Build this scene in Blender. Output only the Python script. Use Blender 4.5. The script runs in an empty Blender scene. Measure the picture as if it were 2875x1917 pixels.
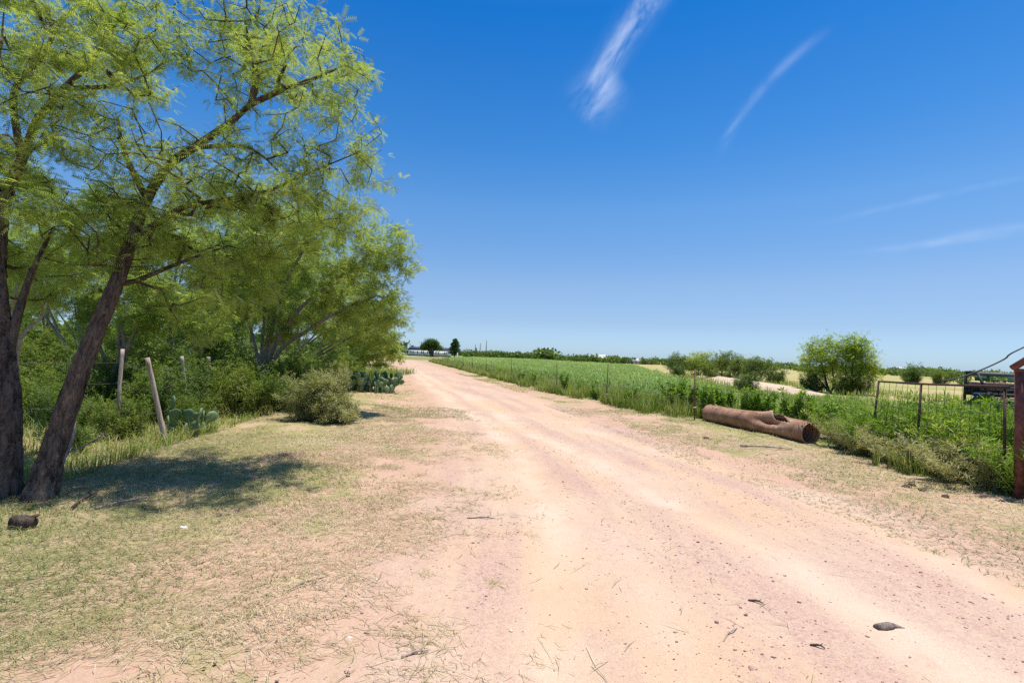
import bpy, math, random
import numpy as np
from mathutils import Vector, Matrix

# ------------------------------------------------------------------ camera, sky, sun, exposure
scene = bpy.context.scene
COL = scene.collection
random.seed(7)
RNG = np.random.default_rng(11)

FPX, EYE = 1358.0, 1.55
PITCH, ROLL = math.atan(41.5 / FPX), math.radians(2.2)
_F = np.array([0, math.cos(PITCH), math.sin(PITCH)])
_R = np.array([1.0, 0, 0])
_U = np.array([0, -math.sin(PITCH), math.cos(PITCH)])
CR = _R * math.cos(ROLL) + _U * math.sin(ROLL)
CU = -_R * math.sin(ROLL) + _U * math.cos(ROLL)
CP = np.array([0, 0, EYE])

cam_data = bpy.data.cameras.new('camera')
cam_data.sensor_width = 36.0
cam_data.lens = 36.0 * FPX / 2875.0
cam_data.clip_start = 0.05
cam_data.clip_end = 12000
cam = bpy.data.objects.new('camera', cam_data)
COL.objects.link(cam)
cam.matrix_world = Matrix(((CR[0], CU[0], -_F[0], 0), (CR[1], CU[1], -_F[1], 0), (CR[2], CU[2], -_F[2], EYE), (0, 0, 0, 1)))
scene.camera = cam

SUN_EL, SUN_AZ = math.radians(79), math.radians(68)      # azimuth clockwise from +Y (ahead of the camera)
sun_dir = Vector((math.sin(SUN_AZ) * math.cos(SUN_EL), math.cos(SUN_AZ) * math.cos(SUN_EL), math.sin(SUN_EL)))
sd = bpy.data.lights.new('sun', 'SUN')
sd.energy = 4.05
sd.angle = math.radians(0.55)
sd.color = (1.0, 0.95, 0.87)
sun = bpy.data.objects.new('sun', sd)
COL.objects.link(sun)
sun.rotation_euler = sun_dir.to_track_quat('Z', 'Y').to_euler()
sun.location = (0, 0, 40)

world = bpy.data.worlds.new('World')
scene.world = world
world.use_nodes = True
world.cycles.sampling_method = 'MANUAL'
world.cycles.sample_map_resolution = 512
SKY_STRENGTH = 0.108
scene.view_settings.view_transform = 'Standard'
scene.view_settings.look = 'None'
scene.view_settings.exposure = 0.66
scene.view_settings.gamma = 1.0
scene.view_settings.use_curve_mapping = False
scene.cycles.max_bounces = 7
scene.cycles.diffuse_bounces = 3
scene.cycles.glossy_bounces = 2
scene.cycles.transmission_bounces = 4
scene.cycles.transparent_max_bounces = 4
scene.cycles.sample_clamp_indirect = 6.0
scene.cycles.use_denoising = False


class NT:
    """small helper round a node tree"""
    def __init__(self, nt):
        self.nt = nt
        nt.nodes.clear()

    def n(self, typ, ins=None, **props):
        nd = self.nt.nodes.new(typ)
        for k, v in props.items():
            setattr(nd, k, v)
        for k, v in (ins or {}).items():
            s = nd.inputs[k]
            if isinstance(v, bpy.types.NodeSocket):
                self.nt.links.new(v, s)
            elif isinstance(v, bpy.types.Node):
                self.nt.links.new(v.outputs[0], s)
            else:
                s.default_value = v
        return nd

    def m(self, op, a, b=None, c=None, clamp=False):
        ins = {0: a}
        if b is not None: ins[1] = b
        if c is not None: ins[2] = c
        nd = self.n('ShaderNodeMath', ins, operation=op)
        nd.use_clamp = clamp
        return nd.outputs[0]

    def vm(self, op, a, b=None):
        ins = {0: a}
        if b is not None: ins[1] = b
        nd = self.n('ShaderNodeVectorMath', ins, operation=op)
        return nd.outputs['Value'] if op in ('DOT_PRODUCT', 'LENGTH') else nd.outputs[0]

    def step(self, x, a, b, lo=0.0, hi=1.0):
        return self.n('ShaderNodeMapRange', {0: x, 1: a, 2: b, 3: lo, 4: hi}, interpolation_type='SMOOTHSTEP').outputs[0]

    def mix(self, f, a, b, blend='MIX'):
        nd = self.n('ShaderNodeMix', data_type='RGBA', blend_type=blend)
        for sock, v in ((nd.inputs[0], f), (nd.inputs[6], a), (nd.inputs[7], b)):
            if isinstance(v, bpy.types.NodeSocket):
                self.nt.links.new(v, sock)
            elif isinstance(v, (int, float)):
                sock.default_value = v
            else:
                sock.default_value = (*v, 1)
        return nd.outputs[2]

    def noise(self, vec, scale, detail=3, rough=0.55, dist=0.0):
        return self.n('ShaderNodeTexNoise', {'Vector': vec, 'Scale': scale, 'Detail': detail, 'Roughness': rough, 'Distortion': dist}).outputs[0]

    def ramp(self, f, stops):
        nd = self.n('ShaderNodeValToRGB', {0: f})
        e = nd.color_ramp.elements
        while len(e) > 1: e.remove(e[-1])
        e[0].position, e[0].color = stops[0][0], (*stops[0][1], 1)
        for p, c in stops[1:]:
            x = e.new(p); x.color = (*c, 1)
        return nd.outputs[0]

    def attr(self, name):
        return self.n('ShaderNodeAttribute', attribute_name=name)

    def out(self, shader, disp=None):
        o = self.n('ShaderNodeOutputMaterial', {'Surface': shader})
        if disp is not None: self.nt.links.new(disp, o.inputs['Displacement'])


def pix_dir(x, y):
    d = _F + CR * (x - 1437.5) / FPX - CU * (y - 958.5) / FPX
    return d / np.linalg.norm(d)


# sky: Nishita plus thin cirrus set out by direction
w = NT(world.node_tree)
sky = w.n('ShaderNodeTexSky', sky_type='NISHITA')
sky.sun_disc = False
sky.sun_elevation = SUN_EL
sky.sun_rotation = SUN_AZ
sky.altitude = 400
sky.air_density = 1.0
sky.dust_density = 0.6
sky.ozone_density = 3.0
dirv = w.n('ShaderNodeTexCoord').outputs['Generated']
skc = w.n('ShaderNodeHueSaturation', {'Saturation': 1.22, 'Color': sky.outputs[0]}).outputs[0]
sinel = w.n('ShaderNodeSeparateXYZ', {0: dirv}).outputs[2]
grade = w.ramp(sinel, [(0.0, (.40, .56, .90)), (0.073, (.47, .50, .63)), (0.146, (.63, .585, .625)), (0.283, (.575, .67, .72)), (0.40, (.32, .615, .76)), (0.59, (.08, .51, .76)), (0.75, (.34, .60, .76)), (1.0, (.78, .80, .80))])
skc = w.mix(1.0, skc, w.vm('MULTIPLY', grade, (1.25, 1.25, 1.25)), 'MULTIPLY')


def cirrus(p0, p1, width, gain, bend=0.0, seed=0.0, stretch=3.0, ragged=0.03, tail=0.25):
    a, b = pix_dir(*p0), pix_dir(*p1)
    c = a + b; c /= np.linalg.norm(c)
    t = b - a; t -= c * (t @ c); L = np.linalg.norm(t) / 2; t /= 2 * L
    nrm = np.cross(c, t)
    dc = w.vm('DOT_PRODUCT', dirv, tuple(c))
    ac = w.m('DIVIDE', w.vm('DOT_PRODUCT', dirv, tuple(t)), dc)
    bc = w.m('DIVIDE', w.vm('DOT_PRODUCT', dirv, tuple(nrm)), dc)
    vec = w.n('ShaderNodeCombineXYZ', {0: w.m('MULTIPLY', ac, 1.0 / stretch), 1: bc, 2: seed}).outputs[0]
    big = w.noise(vec, 9, 2, 0.6) if ragged > 0.015 else 0.5
    fine = w.noise(vec, 34, 4, 0.65, 0.4) if ragged > 0.015 else FINE
    q = w.m('DIVIDE', ac, L)
    off = w.m('MULTIPLY', w.m('MULTIPLY', q, q), bend)
    bb = w.m('ADD', w.m('SUBTRACT', bc, off), w.m('MULTIPLY', w.m('SUBTRACT', big, 0.5), ragged))
    e = w.m('DIVIDE', bb, width)
    body = w.m('POWER', 2.718, w.m('MULTIPLY', w.m('MULTIPLY', e, e), -1.0))
    win = w.m('MULTIPLY', w.step(q, -1.15, -1.15 + 2 * tail), w.step(q, 1.15, 1.15 - 2 * tail))
    front = w.step(dc, 0.2, 0.5)
    tex = w.step(fine, 0.15 if ragged < 0.04 else 0.27, 0.72)
    return w.m('MULTIPLY', w.m('MULTIPLY', w.m('MULTIPLY', body, win), w.m('MULTIPLY', tex, front)), gain)


FINE = w.noise(dirv, 22, 2, 0.6)
cl = cirrus((1660, 245), (1850, -60), 0.017, 0.31, bend=0.006, seed=1.3, ragged=0.05, tail=0.16)
for args in (((2000, 420), (2300, 60), 0.008, 0.12, 0.018, 4.1, 4, 0.02, 0.35),
             ((2300, 625), (2980, 470), 0.005, 0.055, 0.004, 6.0, 8, 0.008, 0.45),
             ((2480, 700), (3050, 600), 0.006, 0.075, 0.012, 9.0, 8, 0.010, 0.45),
             ((2350, 715), (3000, 640), 0.005, 0.055, 0.0, 12.0, 8, 0.008, 0.45),
             ((1620, 330), (1740, 210), 0.035, 0.22, 0.0, 15.0, 3, 0.05, 0.4)):
    cl = w.m('ADD', cl, cirrus(*args), clamp=True)
skc = w.mix(cl, skc, (7.2, 7.6, 8.2))
bg = w.n('ShaderNodeBackground', {'Color': skc, 'Strength': SKY_STRENGTH})
w.n('ShaderNodeOutputWorld', {'Surface': bg})

# ------------------------------------------------------------------ general helpers
def at(x, y, depth):
    d = _F + CR * (x - 1437.5) / FPX - CU * (y - 958.5) / FPX
    return CP + d * (depth / d[1])


def gp(x, y):
    d = _F + CR * (x - 1437.5) / FPX - CU * (y - 958.5) / FPX
    return CP + d * (-EYE / d[2])


def _hash(ix, iy, iz, s):
    h = (ix * 374761393 + iy * 668265263 + iz * 1274126177 + s * 974634533) & 0xFFFFFFFF
    h = ((h ^ (h >> 13)) * 1274126177) & 0xFFFFFFFF
    return ((h ^ (h >> 16)) & 0xFFFF) / 65535.0


def vnoise(p, scale=1.0, seed=0):
    p = np.asarray(p, float) * scale
    if p.shape[-1] == 2: p = np.concatenate([p, np.zeros(p.shape[:-1] + (1,))], -1)
    i = np.floor(p).astype(np.int64); f = p - i; f = f * f * (3 - 2 * f)
    r = 0
    for dx in (0, 1):
        for dy in (0, 1):
            for dz in (0, 1):
                wt = np.where(dx, f[..., 0], 1 - f[..., 0]) * np.where(dy, f[..., 1], 1 - f[..., 1]) * np.where(dz, f[..., 2], 1 - f[..., 2])
                r = r + wt * _hash(i[..., 0] + dx, i[..., 1] + dy, i[..., 2] + dz, seed)
    return r


def fbm(p, scale=1.0, seed=0, octv=3):
    r, a, t = 0, 1.0, 0
    for k in range(octv):
        r = r + a * vnoise(p, scale * 2 ** k, seed + k); t += a; a *= 0.5
    return r / t


def sstep(x, a, b):
    t = np.clip((x - a) / (b - a), 0, 1)
    return t * t * (3 - 2 * t)


def raw_mesh(name, V, Fc, attrs=None, smooth=False, mats=None):
    """V (n,3); Fc (m,3) or (m,4) array, or a list of such arrays"""
    me = bpy.data.meshes.new(name)
    V = np.ascontiguousarray(V, dtype=np.float32)
    Fl = [np.asarray(a) for a in (Fc if isinstance(Fc, list) else [Fc]) if len(a)]
    me.vertices.add(len(V)); me.vertices.foreach_set('co', V.ravel())
    tot = np.concatenate([np.full(len(a), a.shape[1], np.int32) for a in Fl])
    idx = np.concatenate([a.ravel() for a in Fl]).astype(np.int32)
    me.loops.add(len(idx)); me.loops.foreach_set('vertex_index', idx)
    me.polygons.add(len(tot))
    me.polygons.foreach_set('loop_start', np.concatenate([[0], np.cumsum(tot)[:-1]]).astype(np.int32))
    me.polygons.foreach_set('loop_total', tot)
    if smooth: me.polygons.foreach_set('use_smooth', np.ones(len(tot), bool))
    for k, v in (attrs or {}).items():
        at_ = me.attributes.new(k, 'FLOAT', 'POINT')
        at_.data.foreach_set('value', np.ascontiguousarray(v, dtype=np.float32))
    me.update(calc_edges=True)
    me.validate()
    return me


def link(name, me, mat=None, parent=None):
    o = bpy.data.objects.new(name, me); COL.objects.link(o)
    if mat is not None and me is not None and not me.materials: me.materials.append(mat)
    if parent is not None: o.parent = parent
    return o


def tag(o, label=None, cat=None, group=None, kind=None):
    if label: o['label'] = label
    if cat: o['category'] = cat
    if group: o['group'] = group
    if kind: o['kind'] = kind
    return o


def thing(name, loc, label, cat, group=None, rz=0.0):
    o = bpy.data.objects.new(name, None); COL.objects.link(o)
    o.empty_display_size = 0.2
    o.location = tuple(float(v) for v in loc); o.rotation_euler = (0, 0, rz)
    return tag(o, label, cat, group)


class MB:
    """collects shapes for ONE mesh"""
    def __init__(self):
        self.v, self.q, self.t, self.n = [], [], [], 0

    def add(self, V, Q=None, T=None):
        V = np.asarray(V, float)
        if Q is not None and len(Q): self.q.append(np.asarray(Q) + self.n)
        if T is not None and len(T): self.t.append(np.asarray(T) + self.n)
        self.v.append(V); self.n += len(V)
        return self

    def box(self, c, s, rot=None):
        c = np.array(c, float); s = np.array(s, float) / 2
        V = np.array([[x, y, z] for x in (-1, 1) for y in (-1, 1) for z in (-1, 1)]) * s
        if rot is not None: V = V @ np.array(rot).T
        Q = [[0, 1, 3, 2], [4, 6, 7, 5], [0, 4, 5, 1], [2, 3, 7, 6], [0, 2, 6, 4], [1, 5, 7, 3]]
        return self.add(V + c, Q)

    def tube(self, P, R, n=8, cap=True, wob=None):
        P = np.asarray(P, float); R = np.broadcast_to(np.asarray(R, float), (len(P),))
        T = np.gradient(P, axis=0); T /= np.linalg.norm(T, axis=1)[:, None] + 1e-9
        up = np.array([0, 0, 1.0]) if abs(T[0][2]) < 0.9 else np.array([1.0, 0, 0])
        a = np.cross(T[0], up); a /= np.linalg.norm(a)
        ang = np.arange(n) * 2 * math.pi / n
        V = np.empty((len(P), n, 3))
        for i in range(len(P)):
            a = a - T[i] * (a @ T[i]); a /= np.linalg.norm(a) + 1e-9
            b = np.cross(T[i], a)
            V[i] = P[i] + R[i] * (np.cos(ang)[:, None] * a + np.sin(ang)[:, None] * b)
        if wob is not None: V = wob(V, P, R)
        i, j = np.meshgrid(np.arange(len(P) - 1), np.arange(n), indexing='ij')
        j2 = (j + 1) % n
        Q = np.stack([i * n + j, i * n + j2, (i + 1) * n + j2, (i + 1) * n + j], -1).reshape(-1, 4)
        V = V.reshape(-1, 3); Tt = []
        if cap:
            V = np.concatenate([V, P[:1], P[-1:]])
            k = len(V) - 2; e = (len(P) - 1) * n
            Tt = [[k, (q + 1) % n, q] for q in range(n)] + [[k + 1, e + q, e + (q + 1) % n] for q in range(n)]
        return self.add(V, Q, Tt)

    def mesh(self, name, smooth=False, attrs=None):
        V = np.concatenate(self.v)
        F = ([np.concatenate(self.q)] if self.q else []) + ([np.concatenate(self.t)] if self.t else [])
        return raw_mesh(name, V, F, attrs, smooth)

    def build(self, name, mat, parent=None, smooth=False):
        return link(name, self.mesh(name, smooth), mat, parent)


def rotz(a):
    c, s = math.cos(a), math.sin(a)
    return np.array([[c, -s, 0], [s, c, 0], [0, 0, 1.0]])


def basis_from(dirs, rng, roll=None):
    """array of rotation matrices whose columns are (x side, y = dirs, z normal)"""
    y = dirs / (np.linalg.norm(dirs, axis=1)[:, None] + 1e-9)
    ref = rng.normal(size=y.shape) if roll is None else roll
    x = np.cross(y, ref); x /= np.linalg.norm(x, axis=1)[:, None] + 1e-9
    z = np.cross(x, y)
    return np.stack([x, y, z], -1)


def scatter(tv, tf, pos, M, scale, tone=None, tone_in=None):
    """copies of a small template joined into arrays"""
    n, k = len(pos), len(tv)
    V = np.einsum('nij,kj->nki', M, tv) * np.asarray(scale).reshape(n, 1, -1) + pos[:, None, :]
    F = (tf[None] + (np.arange(n) * k)[:, None, None]).reshape(-1, tf.shape[1])
    at_ = np.repeat(tone, k) if tone is not None else None
    return V.reshape(-1, 3), F, at_


# ------------------------------------------------------------------ materials
def make_mat(name):
    m = bpy.data.materials.new(name); m.use_nodes = True
    return m, NT(m.node_tree)


def leaf_mat(name, stops, trans=0.42, rough=0.55, tboost=(1.15, 1.2, 0.5)):
    m, t = make_mat(name)
    c = t.ramp(t.attr('tone').outputs['Fac'], stops)
    p = t.n('ShaderNodeBsdfPrincipled', {'Base Color': c, 'Roughness': rough, 'Specular IOR Level': 0.25})
    tc = t.mix(1.0, c, tboost, 'MULTIPLY')
    tr = t.n('ShaderNodeBsdfTranslucent', {'Color': tc})
    t.out(t.n('ShaderNodeMixShader', {0: trans, 1: p.outputs[0], 2: tr.outputs[0]}).outputs[0])
    return m


def plain_mat(name, c1, c2, scale=8.0, rough=0.7, metal=0.0, bump=0.0, bscale=40.0, spec=0.3, stretch=(1, 1, 1), detail=4, coord='Object'):
    m, t = make_mat(name)
    co = t.n('ShaderNodeTexCoord').outputs[coord]
    co = t.vm('MULTIPLY', co, stretch)
    f = t.step(t.noise(co, scale, detail, 0.6), 0.3, 0.7)
    ins = {'Base Color': t.mix(f, c1, c2), 'Roughness': rough, 'Metallic': metal, 'Specular IOR Level': spec}
    if bump:
        ins['Normal'] = t.n('ShaderNodeBump', {'Strength': bump, 'Distance': 0.02, 'Height': t.noise(co, bscale, 5, 0.6)}).outputs[0]
    t.out(t.n('ShaderNodeBsdfPrincipled', ins).outputs[0])
    return m


MESQ = leaf_mat('mesquite_leaf', [(0.0, (0.17, 0.245, 0.055)), (0.35, (0.26, 0.335, 0.075)), (0.7, (0.35, 0.40, 0.10)), (1.0, (0.43, 0.43, 0.12))], trans=0.6, tboost=(1.2, 1.25, 0.75))
MESQ_FAR = leaf_mat('tree_leaf', [(0.0, (0.075, 0.13, 0.028)), (0.4, (0.125, 0.19, 0.038)), (1.0, (0.21, 0.26, 0.055))], trans=0.35)
YELLOW_LEAF = leaf_mat('yellow_green_leaf', [(0.0, (0.16, 0.27, 0.03)), (0.5, (0.29, 0.385, 0.045)), (1.0, (0.46, 0.47, 0.07))], trans=0.5)
DARK_LEAF = leaf_mat('dark_leaf', [(0.0, (0.035, 0.08, 0.02)), (0.5, (0.06, 0.125, 0.025)), (1.0, (0.11, 0.18, 0.035))], trans=0.3)
SAGE_LEAF = leaf_mat('grey_green_leaf', [(0.0, (0.17, 0.20, 0.07)), (0.5, (0.28, 0.30, 0.115)), (1.0, (0.44, 0.40, 0.21))], trans=0.35)
SHRUB_LEAF = leaf_mat('shrub_leaf', [(0.0, (0.10, 0.16, 0.025)), (0.5, (0.18, 0.235, 0.04)), (1.0, (0.32, 0.33, 0.10))], trans=0.45)
WEED_LEAF = leaf_mat('weed_leaf', [(0.0, (0.11, 0.20, 0.03)), (0.45, (0.19, 0.31, 0.035)), (0.8, (0.30, 0.39, 0.055)), (1.0, (0.43, 0.40, 0.14))], trans=0.4)
CROP_LEAF = leaf_mat('crop_leaf', [(0.0, (0.10, 0.175, 0.05)), (0.5, (0.155, 0.245, 0.06)), (0.85, (0.225, 0.315, 0.08)), (1.0, (0.36, 0.41, 0.16))], trans=0.35)
GRASS = leaf_mat('grass_blade', [(0.0, (0.12, 0.20, 0.03)), (0.35, (0.21, 0.30, 0.05)), (0.65, (0.32, 0.36, 0.10)), (0.85, (0.44, 0.40, 0.19)), (1.0, (0.54, 0.46, 0.28))], trans=0.4, tboost=(1.1, 1.05, 0.6))
STRAW = leaf_mat('straw', [(0.0, (0.13, 0.17, 0.045)), (0.3, (0.22, 0.24, 0.09)), (0.55, (0.34, 0.285, 0.145)), (0.85, (0.50, 0.395, 0.24)), (1.0, (0.62, 0.53, 0.37))], trans=0.2, tboost=(1, 1, 0.7))
TWIG = leaf_mat('twig_litter', [(0.0, (0.10, 0.075, 0.055)), (0.5, (0.22, 0.17, 0.13)), (1.0, (0.40, 0.33, 0.26))], trans=0.0)


def bark_mat(name, dark, light, scale=7.0, st=(1, 1, 0.35), bump=0.9, plates=0.0):
    m, t = make_mat(name)
    co = t.vm('MULTIPLY', t.n('ShaderNodeTexCoord').outputs['Object'], st)
    a = t.noise(co, scale, 5, 0.65, 0.6)
    b = t.noise(co, scale * 5, 4, 0.6)
    h = t.m('ADD', a, t.m('MULTIPLY', b, 0.5))
    if plates:
        wv = t.vm('ADD', co, t.vm('MULTIPLY', t.n('ShaderNodeTexNoise', {'Vector': co, 'Scale': scale * 1.5, 'Detail': 3.0}).outputs['Color'], (0.10, 0.10, 0.10)))
        v = t.n('ShaderNodeTexVoronoi', {'Vector': wv, 'Scale': plates}, feature='DISTANCE_TO_EDGE').outputs['Distance']
        crack = t.step(v, 0.02, 0.22)
        h = t.m('ADD', t.m('MULTIPLY', h, 0.55), t.m('MULTIPLY', crack, 0.45))
    c = t.mix(t.step(h, 0.50, 0.92), dark, light)
    bp = t.n('ShaderNodeBump', {'Strength': bump, 'Distance': 0.03, 'Height': h}).outputs[0]
    t.out(t.n('ShaderNodeBsdfPrincipled', {'Base Color': c, 'Roughness': 0.9, 'Specular IOR Level': 0.15, 'Normal': bp}).outputs[0])
    return m


BARK = bark_mat('mesquite_bark', (0.022, 0.015, 0.012), (0.165, 0.118, 0.092), scale=15.0, st=(1, 1, 0.22), bump=1.0)
BARK_GREY = bark_mat('grey_bark', (0.12, 0.095, 0.08), (0.33, 0.27, 0.225), scale=14)
WOOD = bark_mat('weathered_wood', (0.22, 0.16, 0.12), (0.50, 0.41, 0.34), scale=16, st=(1, 1, 0.12), bump=0.5)

# ------------------------------------------------------------------ ground and road
XL = np.array([(-9, -1.4), (0, -0.95), (3, -0.85), (7, -0.78), (9.2, -1.2), (14.6, -2.25), (20.4, -3.6), (34, -7.0), (60, -13.3), (84, -19.0), (92, -21.4), (98, -25.5), (102, -34.0), (104, -48.0)])
XR = np.array([(-9, 5.4), (0, 4.75), (4, 4.3), (6, 3.75), (8.6, 3.12), (11, 2.7), (14.3, 1.95), (20, 0.5), (31, -2.6), (60, -10.1), (78, -14.9), (90, -17.9), (97, -20.6), (102, -25), (104, -30.0)])
_yy = np.linspace(-9, 104, 1200)


def _smooth(a, k):
    ker = np.hanning(k); ker /= ker.sum()
    return np.convolve(np.pad(a, (k // 2, k // 2), mode='edge'), ker, mode='valid')[:len(a)]


_xl = _smooth(np.interp(_yy, XL[:, 0], XL[:, 1]), 41)
_xr = _smooth(np.interp(_yy, XR[:, 0], XR[:, 1]), 41)


def road_l(y): return np.interp(y, _yy, _xl)
def road_r(y): return np.interp(y, _yy, _xr)


def road_coords(x, y):
    l, r = road_l(y), road_r(y)
    ed = np.minimum(x - l, r - x)
    ed = np.where(y > 103.5, -3 - (y - 103.5), ed)
    return np.clip(ed, -40, 3), np.clip((x - l) / (r - l), -1.5, 2.5)


_K = 2875 / 2352.0
TRACKS = [[gp(a * _K, b * _K)[:2] for a, b in L] for L in (
    [(945, 848), (985, 885), (1060, 935), (1140, 980), (1215, 1050), (1272, 1120), (1302, 1190), (1318, 1300), (1330, 1420), (1342, 1600)],
    [(952, 845), (1010, 880), (1110, 930), (1240, 995), (1370, 1055), (1520, 1135), (1680, 1220), (1880, 1330), (2100, 1450), (2330, 1575), (2600, 1720)],
    [(1240, 950), (1400, 1000), (1560, 1050), (1760, 1110), (1960, 1190), (2180, 1295), (2380, 1390), (2600, 1500)],
    [(1250, 1085), (1330, 1150), (1440, 1260), (1560, 1400), (1680, 1600)])]


def track_mask(x, y):
    p = np.stack([x, y], -1)
    wob = p + (np.stack([vnoise(p, 0.5, 71), vnoise(p, 0.5, 72)], -1) - 0.5) * 0.35
    best = np.zeros(x.shape)
    for L, wd, gn in zip(TRACKS, (0.24, 0.24, 0.26, 0.15), (1.0, 0.95, 0.85, 0.5)):
        L = np.array(L); dm = np.full(x.shape, 1e9)
        for a, b in zip(L[:-1], L[1:]):
            ab = b - a; t_ = np.clip(((wob - a) @ ab) / (ab @ ab), 0, 1)
            dm = np.minimum(dm, np.hypot(wob[..., 0] - a[0] - t_ * ab[0], wob[..., 1] - a[1] - t_ * ab[1]))
        best = np.maximum(best, gn * np.exp(-(dm / wd) ** 2))
    return best


def ground_z(x, y):
    p = np.stack([np.asarray(x, float), np.asarray(y, float)], -1)
    d = np.hypot(p[..., 0], p[..., 1])
    z = (fbm(p, 0.55, 3, 3) - 0.5) * 0.09 + (fbm(p, 3.0, 9, 3) - 0.5) * 0.045 * (1 - sstep(d, 10, 30))
    ed, u = road_coords(p[..., 0], p[..., 1])
    on = sstep(ed, -0.5, 0.5)
    rut = -0.030 * track_mask(p[..., 0], p[..., 1])
    z = z * (1 - 0.55 * on) + on * rut
    z = z - 0.05 * np.exp(-((ed + 0.9) / 0.5) ** 2) * sstep(d, 6, 12)
    # the land falls slightly away from the road towards the far fields
    z = z * (1 - sstep(d, 120, 220))
    return z


FENCE = np.array([(6.46, 6.15), (6.28, 10.0), (5.04, 13.2), (3.45, 17.36), (2.07, 21.53), (0.0, 29.4), (-1.9, 36.9), (-3.5, 43.6), (-4.95, 49.6), (-6.6, 56), (-8.2, 62.5), (-9.8, 69), (-11.3, 75), (-13, 81.5), (-14.6, 88)])


def fence_x(y): return np.interp(y, FENCE[:, 1], FENCE[:, 0])


def zones(x, y):
    """green: living cover; dry: pale grass field; sand: bare"""
    p = np.stack([x, y], -1)
    right = x - fence_x(np.clip(y, 6.2, 88))
    d = np.hypot(x, y)
    green = sstep(right, -0.4, 0.8) * (1 - sstep(d, 34, 60)) * (1 - 0.7 * sstep(x, 14, 26))
    crop = sstep(right, 1.0, 2.0) * (1 - sstep(x - (10 + (y - 28) * 0.21), 0, 3)) * sstep(y, 15, 18)
    green = np.maximum(green, crop)
    farl = sstep(y, 97, 112)
    green = np.maximum(green, farl * (0.55 + 0.3 * (fbm(p, 0.03, 4) - 0.5)))
    under = sstep(road_l(y) - x, 3.5, 6.5)
    green = np.maximum(green, under * 0.8 * sstep(y, 5, 9))
    dry = sstep(x, 16, 26) * (1 - crop)
    return np.clip(green, 0, 1), np.clip(dry, 0, 1)


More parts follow.
